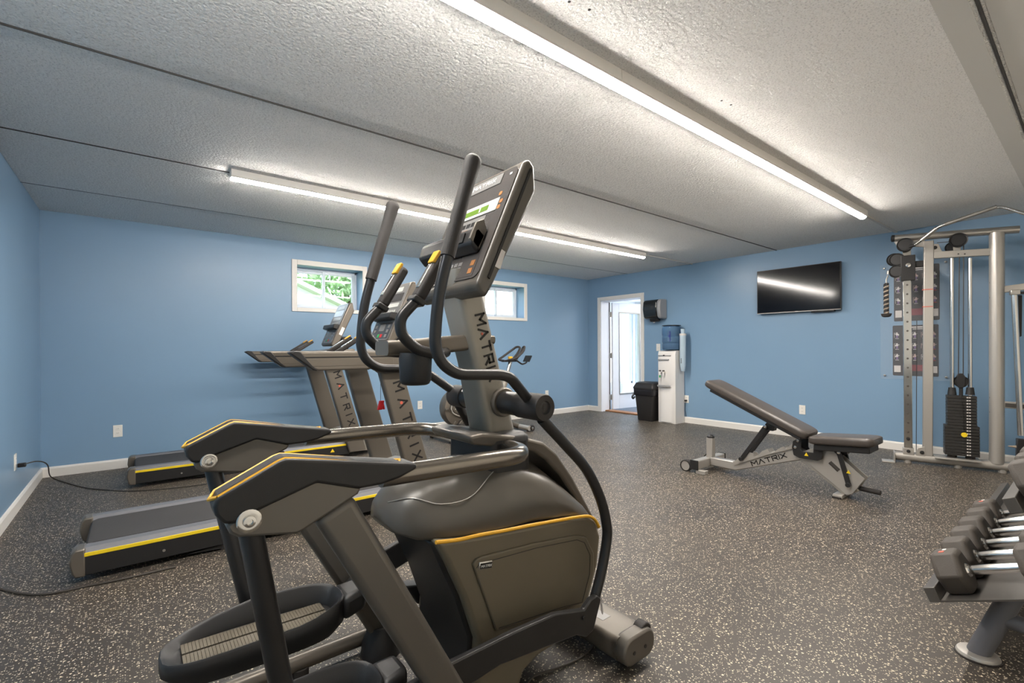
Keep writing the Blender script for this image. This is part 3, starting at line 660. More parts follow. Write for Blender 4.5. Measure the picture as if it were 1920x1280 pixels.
# ------------------------------------------------------------------ treadmills
def make_treadmill():
    Y0, Y1 = 3.165, 3.835; ym = (Y0+Y1)/2
    t = thing('treadmill', 'near treadmill', 'treadmill', (-.25, ym, 0), 'treadmills')
    # deck
    MB().box(-.16, 1.80, Y0+.06, Y1-.06, .06, .125).build('deck', 'black_plastic', t, bevel=.006)
    prof = [(-.19, .14), (-.165, .158), (1.50, .158), (1.50, .12), (-.165, .12)]
    MB().prism([(-.205, .135), (-.195, .152), (-.17, .160), (1.52, .160), (1.52, .128), (-.17, .128), (-.195, .118)], 'y', Y0+.115, Y1-.115).build('belt', 'belt', t)
    for s in (-1, 1):
        a, b = (Y0, Y0+.10) if s < 0 else (Y1-.10, Y1)
        fr = MB().box(-.20, 1.60, a, b, .035, .135).build('side_frame', 'black_plastic', t, bevel=.004)
        MB().prism([(a, .130), (a, .145), (a+.02, .168), (b-.02, .168), (b, .15), (b, .130)], 'x', -.20, 1.58).build('step_rail', 'step_grey', fr)
        yo = a if s < 0 else b
        MB().box(-.20, 1.57, yo-.003, yo+.004, .128, .147).build('trim_stripe', 'yellow_bright' if s < 0 else 'yellow', fr, bevel=.002)
        MB().prism([(-.245, .05), (-.255, .10), (-.25, .15), (-.235, .168), (-.195, .170), (-.195, .03), (-.235, .03)], 'y', a-.004, b+.002).build('end_cap', 'frame_grey', fr, bevel=.008)
        MB().prism([(.22, .02), (.62, .05), (.56, .0)], 'y', a+.012, a+.03).build('foot_guard', 'black_plastic', fr)
        MB().cyl((.40, a+.03, 0), (.40, a+.03, .05), .022).build('levelling_foot', 'black_rubber', fr)
        MB().cyl((.12, yo-.002*1, .075), (.12, yo+.001, .075), .007).build('screw', 'steel', fr)
        if s < 0:
            MB().extrude([(1.40, yo-.001, .075), (1.445, yo-.001, .075), (1.4225, yo-.001, .112)], (0, -.0015, 0)).build('warning_mark', 'yellow_bright', fr, smooth=False)
        # upright
        uy0, uy1 = (3.13, 3.20) if s < 0 else (3.80, 3.87)
        def ur(x0, x1, z): return [(p, q, z) for p, q in rrect((x0+x1)/2, (uy0+uy1)/2, x1-x0, uy1-uy0, .018)]
        upv = MB().loft([ur(1.590, 1.780, .06), ur(1.335, 1.510, .985), ur(1.325, 1.50, 1.03)]).build('upright', 'frame_grey', t)
        if s < 0:
            d_ = V3((.255, 0, -.925)).normalized(); r_ = V3((-d_.z, 0, d_.x))
            o_ = V3((1.372, uy0-.0005, .955))+r_*.045+d_*.055
            lettering('MATRIX', o_, d_, r_, .062, .0125, 'letter', 'logo_black', upv, gap=1.0, wx=1.0)
            MB().lathe(o_+d_*.153+r_*.018, (0, -1, 0), [(0, .012), (.001, .011)], 10).build('logo_dot', 'red_soft', upv)
        # handrail
        ry0, ry1 = (3.065, 3.135) if s < 0 else (3.865, 3.935)
        pr = [(.735, 1.135), (.765, 1.142), (1.46, 1.142), (1.62, 1.165), (1.62, 1.05), (1.48, 1.02), (.90, 1.02), (.872, 1.030)]
        hr = MB().prism(pr, 'y', ry0, ry1).build('handrail', 'frame_grey', t, bevel=.012, seg=3)
        MB().prism([(.80, 1.095), (1.40, 1.095), (1.40, 1.047), (.865, 1.047), (.85, 1.055)], 'y', ry0-.0015, ry1+.0015).build('rail_inlay', 'frame_grey', hr, bevel=.002)
        MB().prism([(.728, 1.135), (.755, 1.145), (.795, 1.142), (.90, 1.018), (.868, 1.025)], 'y', ry0-.002, ry1+.002).build('rail_tip', 'black_plastic', hr, bevel=.008)
        MB().prism([(.80, 1.108), (1.40, 1.108), (1.40, 1.100), (.80, 1.100)], 'y', ry0-.001, ry1+.001).build('rail_groove', 'logo_black', hr, smooth=False)
        MB().prism([(1.28, 1.03), (1.56, 1.04), (1.53, .985), (1.335, .985)], 'y', min(uy0, ry0)+.005, max(uy1, ry1)-.005).build('rail_bracket', 'black_plastic', hr, bevel=.01)
        # pulse grip rising from the cross bar
        yg = ym+s*.10
        g0, g1 = V3((1.12, yg, 1.13)), V3((1.30, yg, 1.245)); tt = (g1-g0).normalized(); nn = V3((-tt.z, 0, tt.x))
        gp = MB().bar(g0, g1, .036, .034, up=nn).build('pulse_grip', 'black_rubber', t, bevel=.012, seg=3)
        MB().obox(g0+tt*.19+nn*.017, tt, (0, 1, 0), nn, .025, .014, .004).build('grip_button', 'yellow', gp, bevel=.003)
        MB().obox(g0+tt*.10+nn*.017, tt, (0, 1, 0), nn, .05, .010, .002).build('pulse_sensor', 'chrome', gp, bevel=.002)
        MB().tube(fillet([g0+tt*.02, V3((1.10, yg, 1.09)), V3((1.45, yg, 1.06))], .05), .016, 10).build('grip_stem', 'frame_grey', gp)
    # motor hood
    hood = []
    for x, z in ((1.52, .175), (1.58, .235), (1.72, .255), (1.88, .22), (1.95, .12)):
        hood.append([(x, Y0+.04, .04), (x, Y0+.05, z-.03), (x, Y0+.09, z), (x, ym, z+.012), (x, Y1-.09, z), (x, Y1-.05, z-.03), (x, Y1-.04, .04)])
    MB().loft(hood).build('motor_hood', 'mast_grey', t, ang=30)
    # cross bar and tray
    MB().prism([(1.40, 1.05), (1.40, 1.12), (1.50, 1.15), (1.66, 1.16), (1.66, 1.08)], 'y', 3.135, 3.865).build('cockpit_tray', 'frame_grey', t, bevel=.012)
    MB().box(1.62, 1.70, ym-.05, ym+.05, 1.12, 1.30).build('console_neck', 'black_plastic', t, bevel=.01)
    # console
    c0, c1 = V3((1.465, 0, 1.215)), V3((1.675, 0, 1.69)); d = (c1-c0).normalized(); n = V3((-d.z, 0, d.x))
    def cpnt(s, y, o=0): return V3((c0.x, y, c0.z))+d*s+n*o
    cs = MB().extrude([cpnt(0, ym-.185), cpnt(.50, ym-.185), cpnt(.52, ym-.185, -.03), cpnt(.44, ym-.185, -.085), cpnt(.06, ym-.185, -.075), cpnt(-.02, ym-.185, -.03)], (0, .37, 0)).build('console', 'frame_grey', t, bevel=.014, seg=3)
    def pan_(name, m, s0, s1, a, b, o, parent, rr=.012):
        return MB().extrude([cpnt(q, p, o) for p, q in rrect((a+b)/2, (s0+s1)/2, b-a, s1-s0, rr)], n*.002).build(name, m, parent, smooth=False)
    f1 = pan_('face_plate', 'console_grey', .01, .49, ym-.172, ym+.172, .0, cs, .03)
    pan_('logo_plate', 'lcd_white', .425, .465, ym-.09, ym+.09, .002, cs, .006)
    pan_('display', 'console_face', .34, .41, ym-.14, ym+.14, .002, cs, .008)
    pan_('display_window', 'lcd_white', .29, .325, ym-.12, ym+.12, .002, cs, .006)
    for k in range(6): pan_('key', 'lcd_white', .245, .265, ym-.10+k*.034, ym-.078+k*.034, .002, cs, .004)
    ld_ = MB().extrude([cpnt(.17, ym-.18, 0), cpnt(.165, ym-.18, .055), cpnt(.215, ym-.18, .06), cpnt(.235, ym-.18, 0)], (0, .36, 0)).build('reading_ledge', 'black_plastic', cs, bevel=.01)
    lp_ = pan_('keypad', 'console_face', .02, .155, ym-.16, ym+.16, .002, cs, .02)
    pan_('start_key', 'green', .03, .058, ym-.002, ym+.035, .004, cs, .005)
    pan_('stop_key', 'red', .03, .058, ym-.05, ym-.013, .004, cs, .005)
    pan_('display_window', 'console_grey', .085, .14, ym-.05, ym+.05, .004, cs, .006)
    for k in range(3):
        for j in (-1, 1): pan_('key', 'console_grey', .03+k*.04, .055+k*.04, ym+j*.115-.018, ym+j*.115+.018, .004, cs, .004)
    MB().extrude([V3((q.x, ym-.1865, q.z)) for q in (cpnt(.13, 0, -.03), cpnt(.22, 0, -.03), cpnt(.22, 0, -.065), cpnt(.13, 0, -.065))], (0, .003, 0)).build('sticker', 'poster_white', cs, smooth=False)
    kx = 1.405
    ko = MB().tube([(kx, 3.30, 1.06), (kx, 3.30, .775)], .0016, 6).build('safety_cord', 'cord_black', t)
    MB().obox((kx, 3.30, .745), (1, 0, 0), (0, 1, 0), V3((.25, 0, .97)), .017, .012, .034).obox((kx+.018, 3.30, .742), (1, 0, 0), (0, 1, 0), V3((-.2, 0, .98)), .007, .010, .03).build('safety_clip', 'red', ko, bevel=.004)
    return t
tmB = make_treadmill()
tmB['label'] = 'treadmill nearer the camera, between the elliptical and the other treadmill'
tmA = copy_tree(tmB); tmA.location = (-.05, tmB.location.y+1.90, 0)
for q in [o for o in tmA.children if o.name.startswith('safety_cord')]:
    for z_ in list(q.children): bpy.data.objects.remove(z_)
    bpy.data.objects.remove(q)
tmA['label'] = 'treadmill farther back, against the window wall'
c1 = [at(36, 866, 'x', XL+.05), at(52, 868, 'x', XL+.04), V3((XL+.05, 5.5, .16)), V3((XL+.10, 5.72, .04))] 
cA = [V3((XL+.035, 4.86, .335)), V3((XL+.10, 4.95, .335)), V3((XL+.13, 5.2, .26)), at(95, 893, 'z', .03), at(120, 903, 'z', .006), at(160, 914, 'z', .006), at(200, 918, 'z', .006), at(250, 920, 'z', .006), at(330, 914, 'z', .006), at(400, 905, 'z', .006)]
pc = MB().tube(catmull(cA, 6), .0045, 8).build('power_cord', 'cord', None, label='brown power cord curving from the left wall outlet to the far treadmill', category='cord')
MB().obox((XL+.035, 4.86, .335), (1, 0, 0), (0, 1, 0), (0, 0, 1), .022, .018, .014).build('plug', 'cord_black', pc, bevel=.005)
cB = [at(-60, 1085, 'z', .006), at(0, 1103, 'z', .006), at(40, 1112, 'z', .006), at(80, 1114, 'z', .006), at(120, 1108, 'z', .006), at(160, 1099, 'z', .006), at(230, 1085, 'z', .006), at(330, 1062, 'z', .006)]
MB().tube(catmull(cB, 6), .0055, 8).build('power_cord', 'cord', None, label='brown power cord on the floor beside the near treadmill, at the left edge', category='cord')

# ------------------------------------------------------------------ adjustable bench
BX = 4.27
bn = thing('adjustable_bench', 'adjustable weight bench with dark padded back and seat on silver frame', 'weight bench', (BX, 1.75, 0))
def yz(pts, x):
    out = []
    for p in pts:
        q = at(p[0], p[1], 'x', x); out.append((q.y, q.z))
    return out
MB().prism(yz([(1331, 857), (1378, 866), (1487, 836), (1505, 845), (1520, 860), (1490, 864), (1378, 882), (1331, 872)], 4.23), 'x', 4.235, 4.305).build('main_beam', 'silver_paint', bn, bevel=.008)
MB().prism(yz([(1495, 850), (1545, 832), (1556, 838), (1622, 898), (1600, 925), (1588, 928)], 4.23), 'x', 4.22, 4.235).build('side_plate', 'silver_paint', bn, bevel=.003)
MB().prism(yz([(1495, 850), (1545, 832), (1556, 838), (1622, 898), (1600, 925), (1588, 928)], 4.23), 'x', 4.305, 4.32).build('side_plate', 'silver_paint', bn, bevel=.003)
MB().prism(yz([(1500, 862), (1525, 850), (1612, 920), (1584, 930)], 4.24), 'x', 4.235, 4.305).build('front_leg', 'silver_paint', bn, bevel=.008)
a_, b_ = yz([(1556, 866), (1573, 882)], 4.22)
MB().bar((4.2185, a_[0], a_[1]), (4.2185, b_[0], b_[1]), .004, .03, up=(1, 0, 0)).bar((4.2185, a_[0], a_[1]), (4.2185, b_[0], b_[1]), .003, .03).build('slot', 'slot', bn, bevel=.002)
# toothed ladder along the beam
lad = yz([(1374, 866), (1390, 856), (1397, 858), (1405, 848), (1411, 850), (1414, 856), (1420, 855), (1428, 846), (1439, 841), (1443, 848), (1449, 848), (1458, 842), (1468, 837), (1473, 842), (1488, 828), (1490, 840), (1440, 852), (1376, 872)], 4.22)
for x in (4.222, 4.306): MB().prism(lad, 'x', x, x+.012).build('ladder_plate', 'silver_paint', bn, smooth=False)
# rear cross bar, wheels, post
cb = MB().box(4.02, 4.52, 2.32, 2.39, .035, .115).build('rear_crossbar', 'silver_paint', bn, bevel=.008)
for x in (4.012, 4.512): MB().box(x, x+.016, 2.316, 2.394, .031, .119).build('end_plug', 'black_plastic', cb, bevel=.003)
for x in (4.05, 4.47):
    MB().box(x-.03, x+.03, 2.25, 2.34, 0, .035).build('foot', 'silver_paint', cb, bevel=.004)
    MB().lathe((x-.02, 2.45, .05), (1, 0, 0), [(0, .02), (.0, .048), (.04, .048), (.04, .02)], 20).build('wheel', 'silver_paint', cb)
    MB().lathe((x-.024, 2.45, .05), (1, 0, 0), [(0, .043), (.0, .052), (.048, .052), (.048, .043), (.0, .043)], 20, False).build('tyre', 'black_rubber', cb)
MB().box(4.24, 4.30, 2.30, 2.36, .10, .30).build('rear_post', 'silver_paint', bn, bevel=.006)
MB().lathe((4.27, 2.33, .30), (0, 0, 1), [(0, .034), (.012, .034), (.028, .02), (.031, .005)], 16).build('post_cap', 'black_plastic', bn)
bt = lambda u, v: at(u, v, 'x', 4.2335)
p0, p1 = bt(1411, 873), bt(1470, 858); tx = (p1-p0).normalized(); ty = V3((0, -tx.z, tx.y)); ty = ty if ty.z > 0 else -ty
lettering('MATRIX', p0, tx, ty, .035, .0075, 'letter', 'logo_black', bn, gap=.42, wx=1.45)
# pads: sweep of a rounded slab
def slab(a, b, nrm, th, wd, name, parent):
    a, b = V3(a), V3(b); t = (b-a).normalized(); n = V3(nrm).normalized(); L_ = (b-a).length
    rings = []
    for e, k in ((0, .62), (.012, .82), (.035, .95), (.07, 1)):
        rings.append((e, k))
    st_ = [(e, k) for e, k in rings]+[(L_-e, k) for e, k in rings[::-1]]
    mb = MB().loft([[a+t*e+V3((p*(.6+.4*k), 0, 0))+n*(th/2+q*(.25+.75*k)) for p, q in rrect(0, 0, wd, th, .022)] for e, k in st_])
    return mb.build(name, 'pad_vinyl', parent, ang=60)
q0, q1 = at(1332, 722, 'x', BX), at(1519, 822, 'x', BX); tt = (q1-q0).normalized(); nn = V3((0, -tt.z, tt.y)); nn = nn if nn.z > 0 else -nn
slab(q0, q1, nn, .066, .27, 'back_pad', bn)
MB().obox((q0+q1)/2-nn*.008+tt*.02, tt, (1, 0, 0), nn, (q1-q0).length/2-.05, .12, .012).build('pad_board', 'black_plastic', bn, bevel=.004)
s0, s1 = at(1527, 829, 'x', BX), at(1648, 836, 'x', BX); t2 = (s1-s0).normalized(); n2 = V3((0, -t2.z, t2.y)); n2 = n2 if n2.z > 0 else -n2
slab(s0, s1, n2, .066, .27, 'seat_pad', bn)
MB().obox((s0+s1)/2-n2*.022, t2, (1, 0, 0), n2, (s1-s0).length/2-.03, .11, .024).build('pad_board', 'black_plastic', bn, bevel=.006)
uy = yz([(1488, 826), (1494, 823), (1503, 826), (1503, 842), (1506, 846), (1526, 848), (1527, 826), (1543, 826), (1544, 850), (1542, 861), (1534, 863), (1500, 858), (1489, 852), (1486, 838)], 4.20)
for x in (4.185, 4.335):
    yk = MB().prism(uy, 'x', x, x+.012).build('yoke_plate', 'black_satin', bn, bevel=.003)
    if x < 4.2:
        w0 = at(1512, 852, 'x', x); MB().extrude([w0+V3((-.001, .015, -.010)), w0+V3((-.001, -.015, -.010)), w0+V3((-.001, 0, .017))], (-.0015, 0, 0)).build('warning_mark', 'yellow_bright', yk, smooth=False)
    for u_, v_ in ((1496, 826), (1491, 838)):
        c_ = at(u_, v_, 'x', x); MB().lathe((x-.006, c_.y, c_.z), (1, 0, 0), [(0, .006), (.002, .011), (.026, .011), (.03, .006)], 10).build('bolt', 'chrome', yk)
def strut(pa, pb, r, name):
    a, b = at(*pa, 'x', BX), at(*pb, 'x', BX)
    sx = None
    for d_ in (.058, -.058):
        o_ = V3((d_, 0, 0)); sx = MB().bar(a+o_, b+o_, .034, .014, up=(1, 0, 0)).build(name, 'black_satin', bn, bevel=.004)
    MB().cyl((BX-.08, b.y, b.z), (BX+.08, b.y, b.z), .017, 14).build('catch_pin', 'black_satin', sx)
    MB().lathe((BX-.04, a.y, a.z), (1, 0, 0), [(-.03, .006), (-.028, .012), (.108, .012), (.11, .006)], 10).build('bolt', 'chrome', sx)
    return sx, a, b
strut((1441, 798), (1396, 858), .02, 'back_strut')
sx, a, b = strut((1578, 846), (1596, 906), .02, 'seat_strut')
m_ = at(1591, 885, 'x', BX-.066); MB().extrude([m_+V3((-.001, .014, -.009)), m_+V3((-.001, -.014, -.009)), m_+V3((-.001, 0, .017))], (-.0015, 0, 0)).build('warning_mark', 'yellow_bright', sx, smooth=False)
MB().prism(yz([(1432, 800), (1437, 792), (1452, 800), (1450, 808), (1436, 806)], BX-.03), 'x', BX-.034, BX+.034).build('strut_bracket', 'black_satin', bn, bevel=.003)
MB().prism(yz([(1569, 840), (1590, 842), (1588, 852), (1572, 854)], BX-.03), 'x', BX-.034, BX+.034).build('strut_bracket', 'black_satin', bn, bevel=.003)
h0, h1 = at(1612, 915, 'x', BX), at(1652, 924, 'x', BX)
MB().cyl(h0, h1, .018, 14).build('handle', 'black_rubber', bn, bevel=.004)
MB().box(4.17, 4.37, 1.235, 1.30, 0, .03).build('front_foot', 'silver_paint', bn, bevel=.004)
MB().box(4.16, 4.38, 1.24, 1.30, 0, .014).build('foot_pad', 'black_rubber', bn, bevel=.003)

# ------------------------------------------------------------------ cable machine (turned 15 degrees from the wall)
CN = V3((math.cos(R(15)), math.sin(R(15)), 0)); CT = V3((math.sin(R(15)), -math.cos(R(15)), 0)); CC = 6.118
def cpt(u, v, off=0.0): return atp(u, v, CN, CC-off)          # off: towards the room
cm = thing('cable_machine', 'silver cable machine with black weight stack beside the posters', 'cable machine', (6.08, 1.0, 0))
def cyl_c(pa, pb, r, name, m, parent, off=0., n=14, ob=None):
    return MB().cyl(cpt(*pa, off), cpt(*pb, off if ob is None else ob), r, n).build(name, m, parent)
def plate_c(pts, th, name, m, parent, off=0., bevel=.003):
    return MB().extrude([cpt(*p, off) for p in pts], CN*th).build(name, m, parent, bevel=bevel)
def disc_c(p, r, th, name, m, parent, off=0.):
    c_ = cpt(*p, off)
    return MB().lathe(c_, CN, [(-th/2, r*.25), (-th/2, r*.8), (-th*.3, r*.82), (-th/2, r), (-th*.1, r*.9), (th*.1, r*.9), (th/2, r), (th/2, r*.3)], 24).build(name, m, parent)
bl, brr = cpt(1677, 858), cpt(1905, 881); bl.z = brr.z = .06
bb = MB().tube([bl, brr], .042, 16, flat=1.0).build('base_beam', 'silver_paint', cm)
for q in (.12, .55, .9):
    c_ = bl.lerp(brr, q); MB().cyl((c_.x, c_.y, 0), (c_.x, c_.y, .03), .03).build('levelling_foot', 'silver_paint', bb)
MB().obox(bl+V3((0, 0, -.015)), CT, CN, (0, 0, 1), .006, .07, .055).build('beam_end', 'silver_paint', bb, bevel=.003)
MB().obox(bl-CT*.05-CN*.05+V3((0, 0, -.054)), CT, CN, (0, 0, 1), .05, .06, .006).build('foot_plate', 'silver_paint', bb, bevel=.003)
MB().obox(bl.lerp(brr, .54)+V3((0, 0, .03)), CT, CN, (0, 0, 1), .16, .09, .008).build('stack_shelf', 'silver_paint', bb, bevel=.003)
# perforated column
a, b = cpt(1703, 860), cpt(1700, 458); a.z = .10
col = MB().bar(a, b, .065, .05, up=CN).build('perforated_column', 'chrome', cm, bevel=.004)
for k in range(19):
    p_ = a.lerp(b, .10+k*.044); MB().lathe(p_-CN*.0262, CN, [(-.0006, .009), (.002, .008)], 12).build('pin_hole', 'slot', col)
MB().obox(a+V3((0, 0, .0)), CT, CN, (0, 0, 1), .042, .034, .05).build('column_shoe', 'silver_paint', col, bevel=.004)
for z in (.02, .14): MB().lathe(a+V3((0, 0, z))-CN*.036, CN, [(-.008, .004), (-.006, .014), (.0, .016)], 10).build('bolt', 'black_plastic', col)
# square post
a, b = cpt(1739, 862), cpt(1741, 452); a.z = .08
sq = MB().bar(a, b, .075, .06, up=CN).build('square_post', 'silver_paint', cm, bevel=.006)
plate_c([(1718, 860), (1718, 845), (1722, 839), (1735, 837), (1735, 860)], .012, 'corner_bracket', 'silver_paint', sq, .035)
MB().lathe(cpt(1729, 848, .036), CN, [(-.008, .006), (-.006, .016), (.0, .018)], 10).build('bolt', 'black_plastic', sq)
for v_ in (543, 575): 
    c_ = cpt(1739, v_); MB().obox(c_, CT, CN, (0, 0, 1), .0385, .031, .004).build('tape_mark', 'red_soft', sq, smooth=False)
# round post
a, b = cpt(1869, 872), cpt(1869, 436); a.z = .08
MB().cyl(a, b, .052, 22).build('round_post', 'silver_paint', cm)
# top boom and cross bar
a, b = cpt(1675, 447), cpt(1911, 430)
bo = MB().cyl(a, b, .034, 18).build('top_boom', 'steel', cm)
MB().lathe(a, (a-b), [(-.01, .034), (.012, .035), (.02, .02)], 18).build('end_plug', 'black_plastic', bo)
a, b = cpt(1744, 479), cpt(1864, 472)
cbm = MB().bar(a, b, .05, .065).build('crossbar', 'silver_paint', cm, bevel=.005)
for u_ in (1797, 1809): MB().lathe(cpt(u_, 476, .027), CN, [(-.002, .007), (.002, .006)], 8).build('hole', 'slot', cbm)
plate_c([(1746, 474), (1746, 457), (1760, 457), (1768, 474)], .012, 'gusset', 'silver_paint', cm, .02)
MB().lathe(cpt(1753, 464, .021), CN, [(-.008, .004), (-.006, .016), (.0, .018)], 10).build('bolt', 'black_plastic', cm)
plate_c([(1676, 452), (1734, 449), (1734, 463), (1712, 462), (1704, 474), (1686, 468)], .02, 'gusset', 'silver_paint', cm, .0)
plate_c([(1786, 447), (1803, 446), (1801, 474), (1788, 474)], .014, 'pulley_hanger', 'silver_paint', cm, .0)
disc_c((1697, 459), .066, .03, 'pulley', 'black_plastic', cm, .06)
disc_c((1797, 450), .066, .03, 'pulley', 'black_plastic', cm, .05)
disc_c((1785, 464), .052, .03, 'pulley', 'black_plastic', cm, -.03)
# carriage with pulleys
MB().obox(cpt(1702, 503), CT, CN, (0, 0, 1), .056, .045, .125).build('carriage', 'black_satin', cm, bevel=.005)
MB().lathe(cpt(1703, 497, .046), CN, [(-.012, .006), (-.01, .02), (0, .022)], 12).build('carriage_knob', 'chrome', cm)
MB().obox(cpt(1721, 495, .0), CT, CN, (0, 0, 1), .065, .02, .03).build('carriage_lever', 'black_satin', cm, bevel=.006)
disc_c((1682, 487), .064, .028, 'pulley', 'black_plastic', cm, .03)
disc_c((1677, 487), .064, .028, 'pulley', 'black_plastic', cm, -.02)
disc_c((1681, 509), .062, .028, 'pulley', 'black_plastic', cm, .03)
plate_c([(1686, 495), (1694, 490), (1694, 518), (1688, 514)], .05, 'pulley_fork', 'black_satin', cm, .03)
# guide rods, cables, weight stack
for u0, u1 in ((1785, 1785), (1819, 1819)):
    cyl_c((u0, 484), (u1, 856), .016, 'guide_rod', 'chrome', cm)
cyl_c((1799, 470), (1797, 705), .004, 'cable', 'cable', cm, .02)
cyl_c((1807, 452), (1806, 705), .004, 'cable', 'cable', cm, .02)
cyl_c((1719, 600), (1718, 852), .003, 'cable', 'cable', cm, .0)
cyl_c((1757, 455), (1783, 453), .003, 'cable', 'cable', cm, .02)
disc_c((1802, 715), .055, .03, 'stack_pulley', 'black_plastic', cm, .0)
plate_c([(1794, 706), (1798, 700), (1806, 700), (1810, 706), (1810, 722), (1806, 727), (1798, 727), (1794, 722)], .05, 'pulley_housing', 'black_plastic', cm, .025)
cyl_c((1802, 724), (1802, 742), .014, 'stack_stem', 'black_plastic', cm)
for u_ in (1785, 1819): 
    c_ = cpt(u_, 733); MB().lathe(V3((c_.x, c_.y, c_.z-.035)), (0, 0, 1), [(0, .034), (.07, .026)], 14).build('stack_bushing', 'black_plastic', cm)
zt_ = cpt(1802, 741).z; zb_ = .125; npl = 20; ph = (zt_-zb_)/npl; cc = cpt(1802, 800)
for k in range(npl):
    hw_ = .102 if k >= 10 else .120
    z = zb_+ph*(k+.5)
    pl = MB().obox((cc.x, cc.y, z), CT, CN, (0, 0, 1), hw_, .06, ph/2-.0016).build('weight_plate', 'plate_black', cm, bevel=.002, seg=1)
    c_ = V3((cc.x, cc.y, z))+CT*.045-CN*.0605
    MB().obox(c_-CT*.008, CT, CN, (0, 0, 1), .006, .0006, .0055).obox(c_+CT*.008, CT, CN, (0, 0, 1), .006, .0006, .0045).build('weight_number', 'poster_white', pl, smooth=False)
    MB().lathe(V3((cc.x, cc.y, z))+CT*.004-CN*.0604, CN, [(-.0006, .005), (.001, .004)], 8).build('pin_hole', 'slot', pl)
for u_ in (1785, 1819):
    c_ = cpt(u_, 800); MB().cyl((c_.x, c_.y, .09), (c_.x, c_.y, .127), .035).build('stack_bumper', 'black_rubber', cm)
cyl_c((1803, 738), (1807, 810), .0025, 'pin_cord', 'cord_black', cm, .075)
pt = cpt(1808, 815, .075); MB().lathe(pt, CN, [(-.004, .004), (-.004, .022), (.004, .022), (.004, .004)], 18).build('selector_pin', 'yellow_bright', cm)
# arms to the right, lever
ra = MB().bar(cpt(1872, 544), cpt(1975, 530), .05, .06).build('upper_arm', 'silver_paint', cm, bevel=.005)
rb = MB().bar(cpt(1872, 757), cpt(1975, 766), .05, .06).build('lower_arm', 'silver_paint', cm, bevel=.005)
MB().bar(cpt(1885, 759, .028), cpt(1975, 767, .028), .006, .034).build('arm_slot', 'slot', rb)
for v_ in (530, 558, 745, 772):
    for u_ in (1857, 1881): MB().obox(cpt(u_, v_, .0), CT, CN, (0, 0, 1), .008, .018, .008).build('clamp_bolt', 'black_plastic', cm, bevel=.002)
MB().cyl(cpt(1902, 551, .10), cpt(1914, 816, .10), .021, 14).build('press_lever', 'chrome', cm)
MB().obox(cpt(1903, 548, .10), CT, CN, (0, 0, 1), .03, .03, .022).build('lever_clamp', 'steel', cm, bevel=.004)
MB().obox(cpt(1915, 549, .10), CT, CN, (0, 0, 1), .03, .02, .012).build('lever_strap', 'black_plastic', cm, bevel=.004)
MB().extrude([cpt(u, v, .05) for u, v in ((1909, 553), (1917, 553), (1916, 630), (1911, 632))], CN*.02).build('hanging_strap', 'black_rubber', cm, bevel=.004)
MB().extrude([cpt(u, v, .12) for u, v in ((1907, 822), (1925, 824), (1925, 860), (1906, 862))], CN*.05).build('lever_base', 'black_satin', cm, bevel=.006)
MB().cyl(cpt(1890, 836, .10), cpt(1912, 838, .10), .004, 10, .016).build('spike_knob', 'rope_tan', cm)
MB().bar(cpt(1903, 868, .12), cpt(1940, 868, .12), .08, .05).build('lever_foot', 'silver_paint', cm, bevel=.005)
# lat bar, leaning on the top pulley
lbp = [cpt(1716, 459, .13), cpt(1724, 453, .15), cpt(1757, 427, .20), cpt(1768, 422, .22), cpt(1873, 386, .30), cpt(1960, 412, .36)]
lbr = MB().tube(fillet(lbp, .05, 5), .014, 12).build('lat_bar', 'chrome', None, label='bent chrome pulldown bar above the cable machine, near the ceiling', category='bar')
MB().tube([lbp[1].lerp(lbp[2], .1), lbp[1].lerp(lbp[2], .95)], .0175, 12).tube([lbp[3].lerp(lbp[4], .03), lbp[3].lerp(lbp[4], .97)], .0175, 12).build('knurled_sleeve', 'steel', lbr)
MB().cyl(cpt(1706, 462, .10), lbp[0], .014, 10).build('swivel_hook', 'black_plastic', lbr)
# rope handle
rt_, rb_ = cpt(1662, 532, .03), cpt(1662, 588, .03)
rh = thing('rope_handle', 'short twisted rope handle hanging left of the cable machine', 'rope', (rb_.x, rb_.y, rb_.z))
L_ = rt_.z-rb_.z
for ph_, m_ in ((0, 'rope_dark'), (2.09, 'rope_tan'), (4.19, 'rope_dark')):
    pth = [V3((rb_.x+.012*math.cos(ph_+k*.9), rb_.y+.012*math.sin(ph_+k*.9), rb_.z+L_*k/48)) for k in range(49)]
    MB().tube(pth, .0125, 7).build('rope_strand', m_, rh)
MB().lathe((rb_.x, rb_.y, rb_.z-.035), (0, 0, 1), [(0, .02), (.008, .036), (.03, .044), (.036, .044), (.038, .02)], 18).build('end_stop', 'black_rubber', rh)
MB().tube([rt_, rt_+V3((0, 0, .04)), cpt(1665, 516, .03)], .006, 8).cyl(cpt(1665, 514, .03), cpt(1666, 508, .03), .013, 10).build('snap_hook', 'steel', rh)

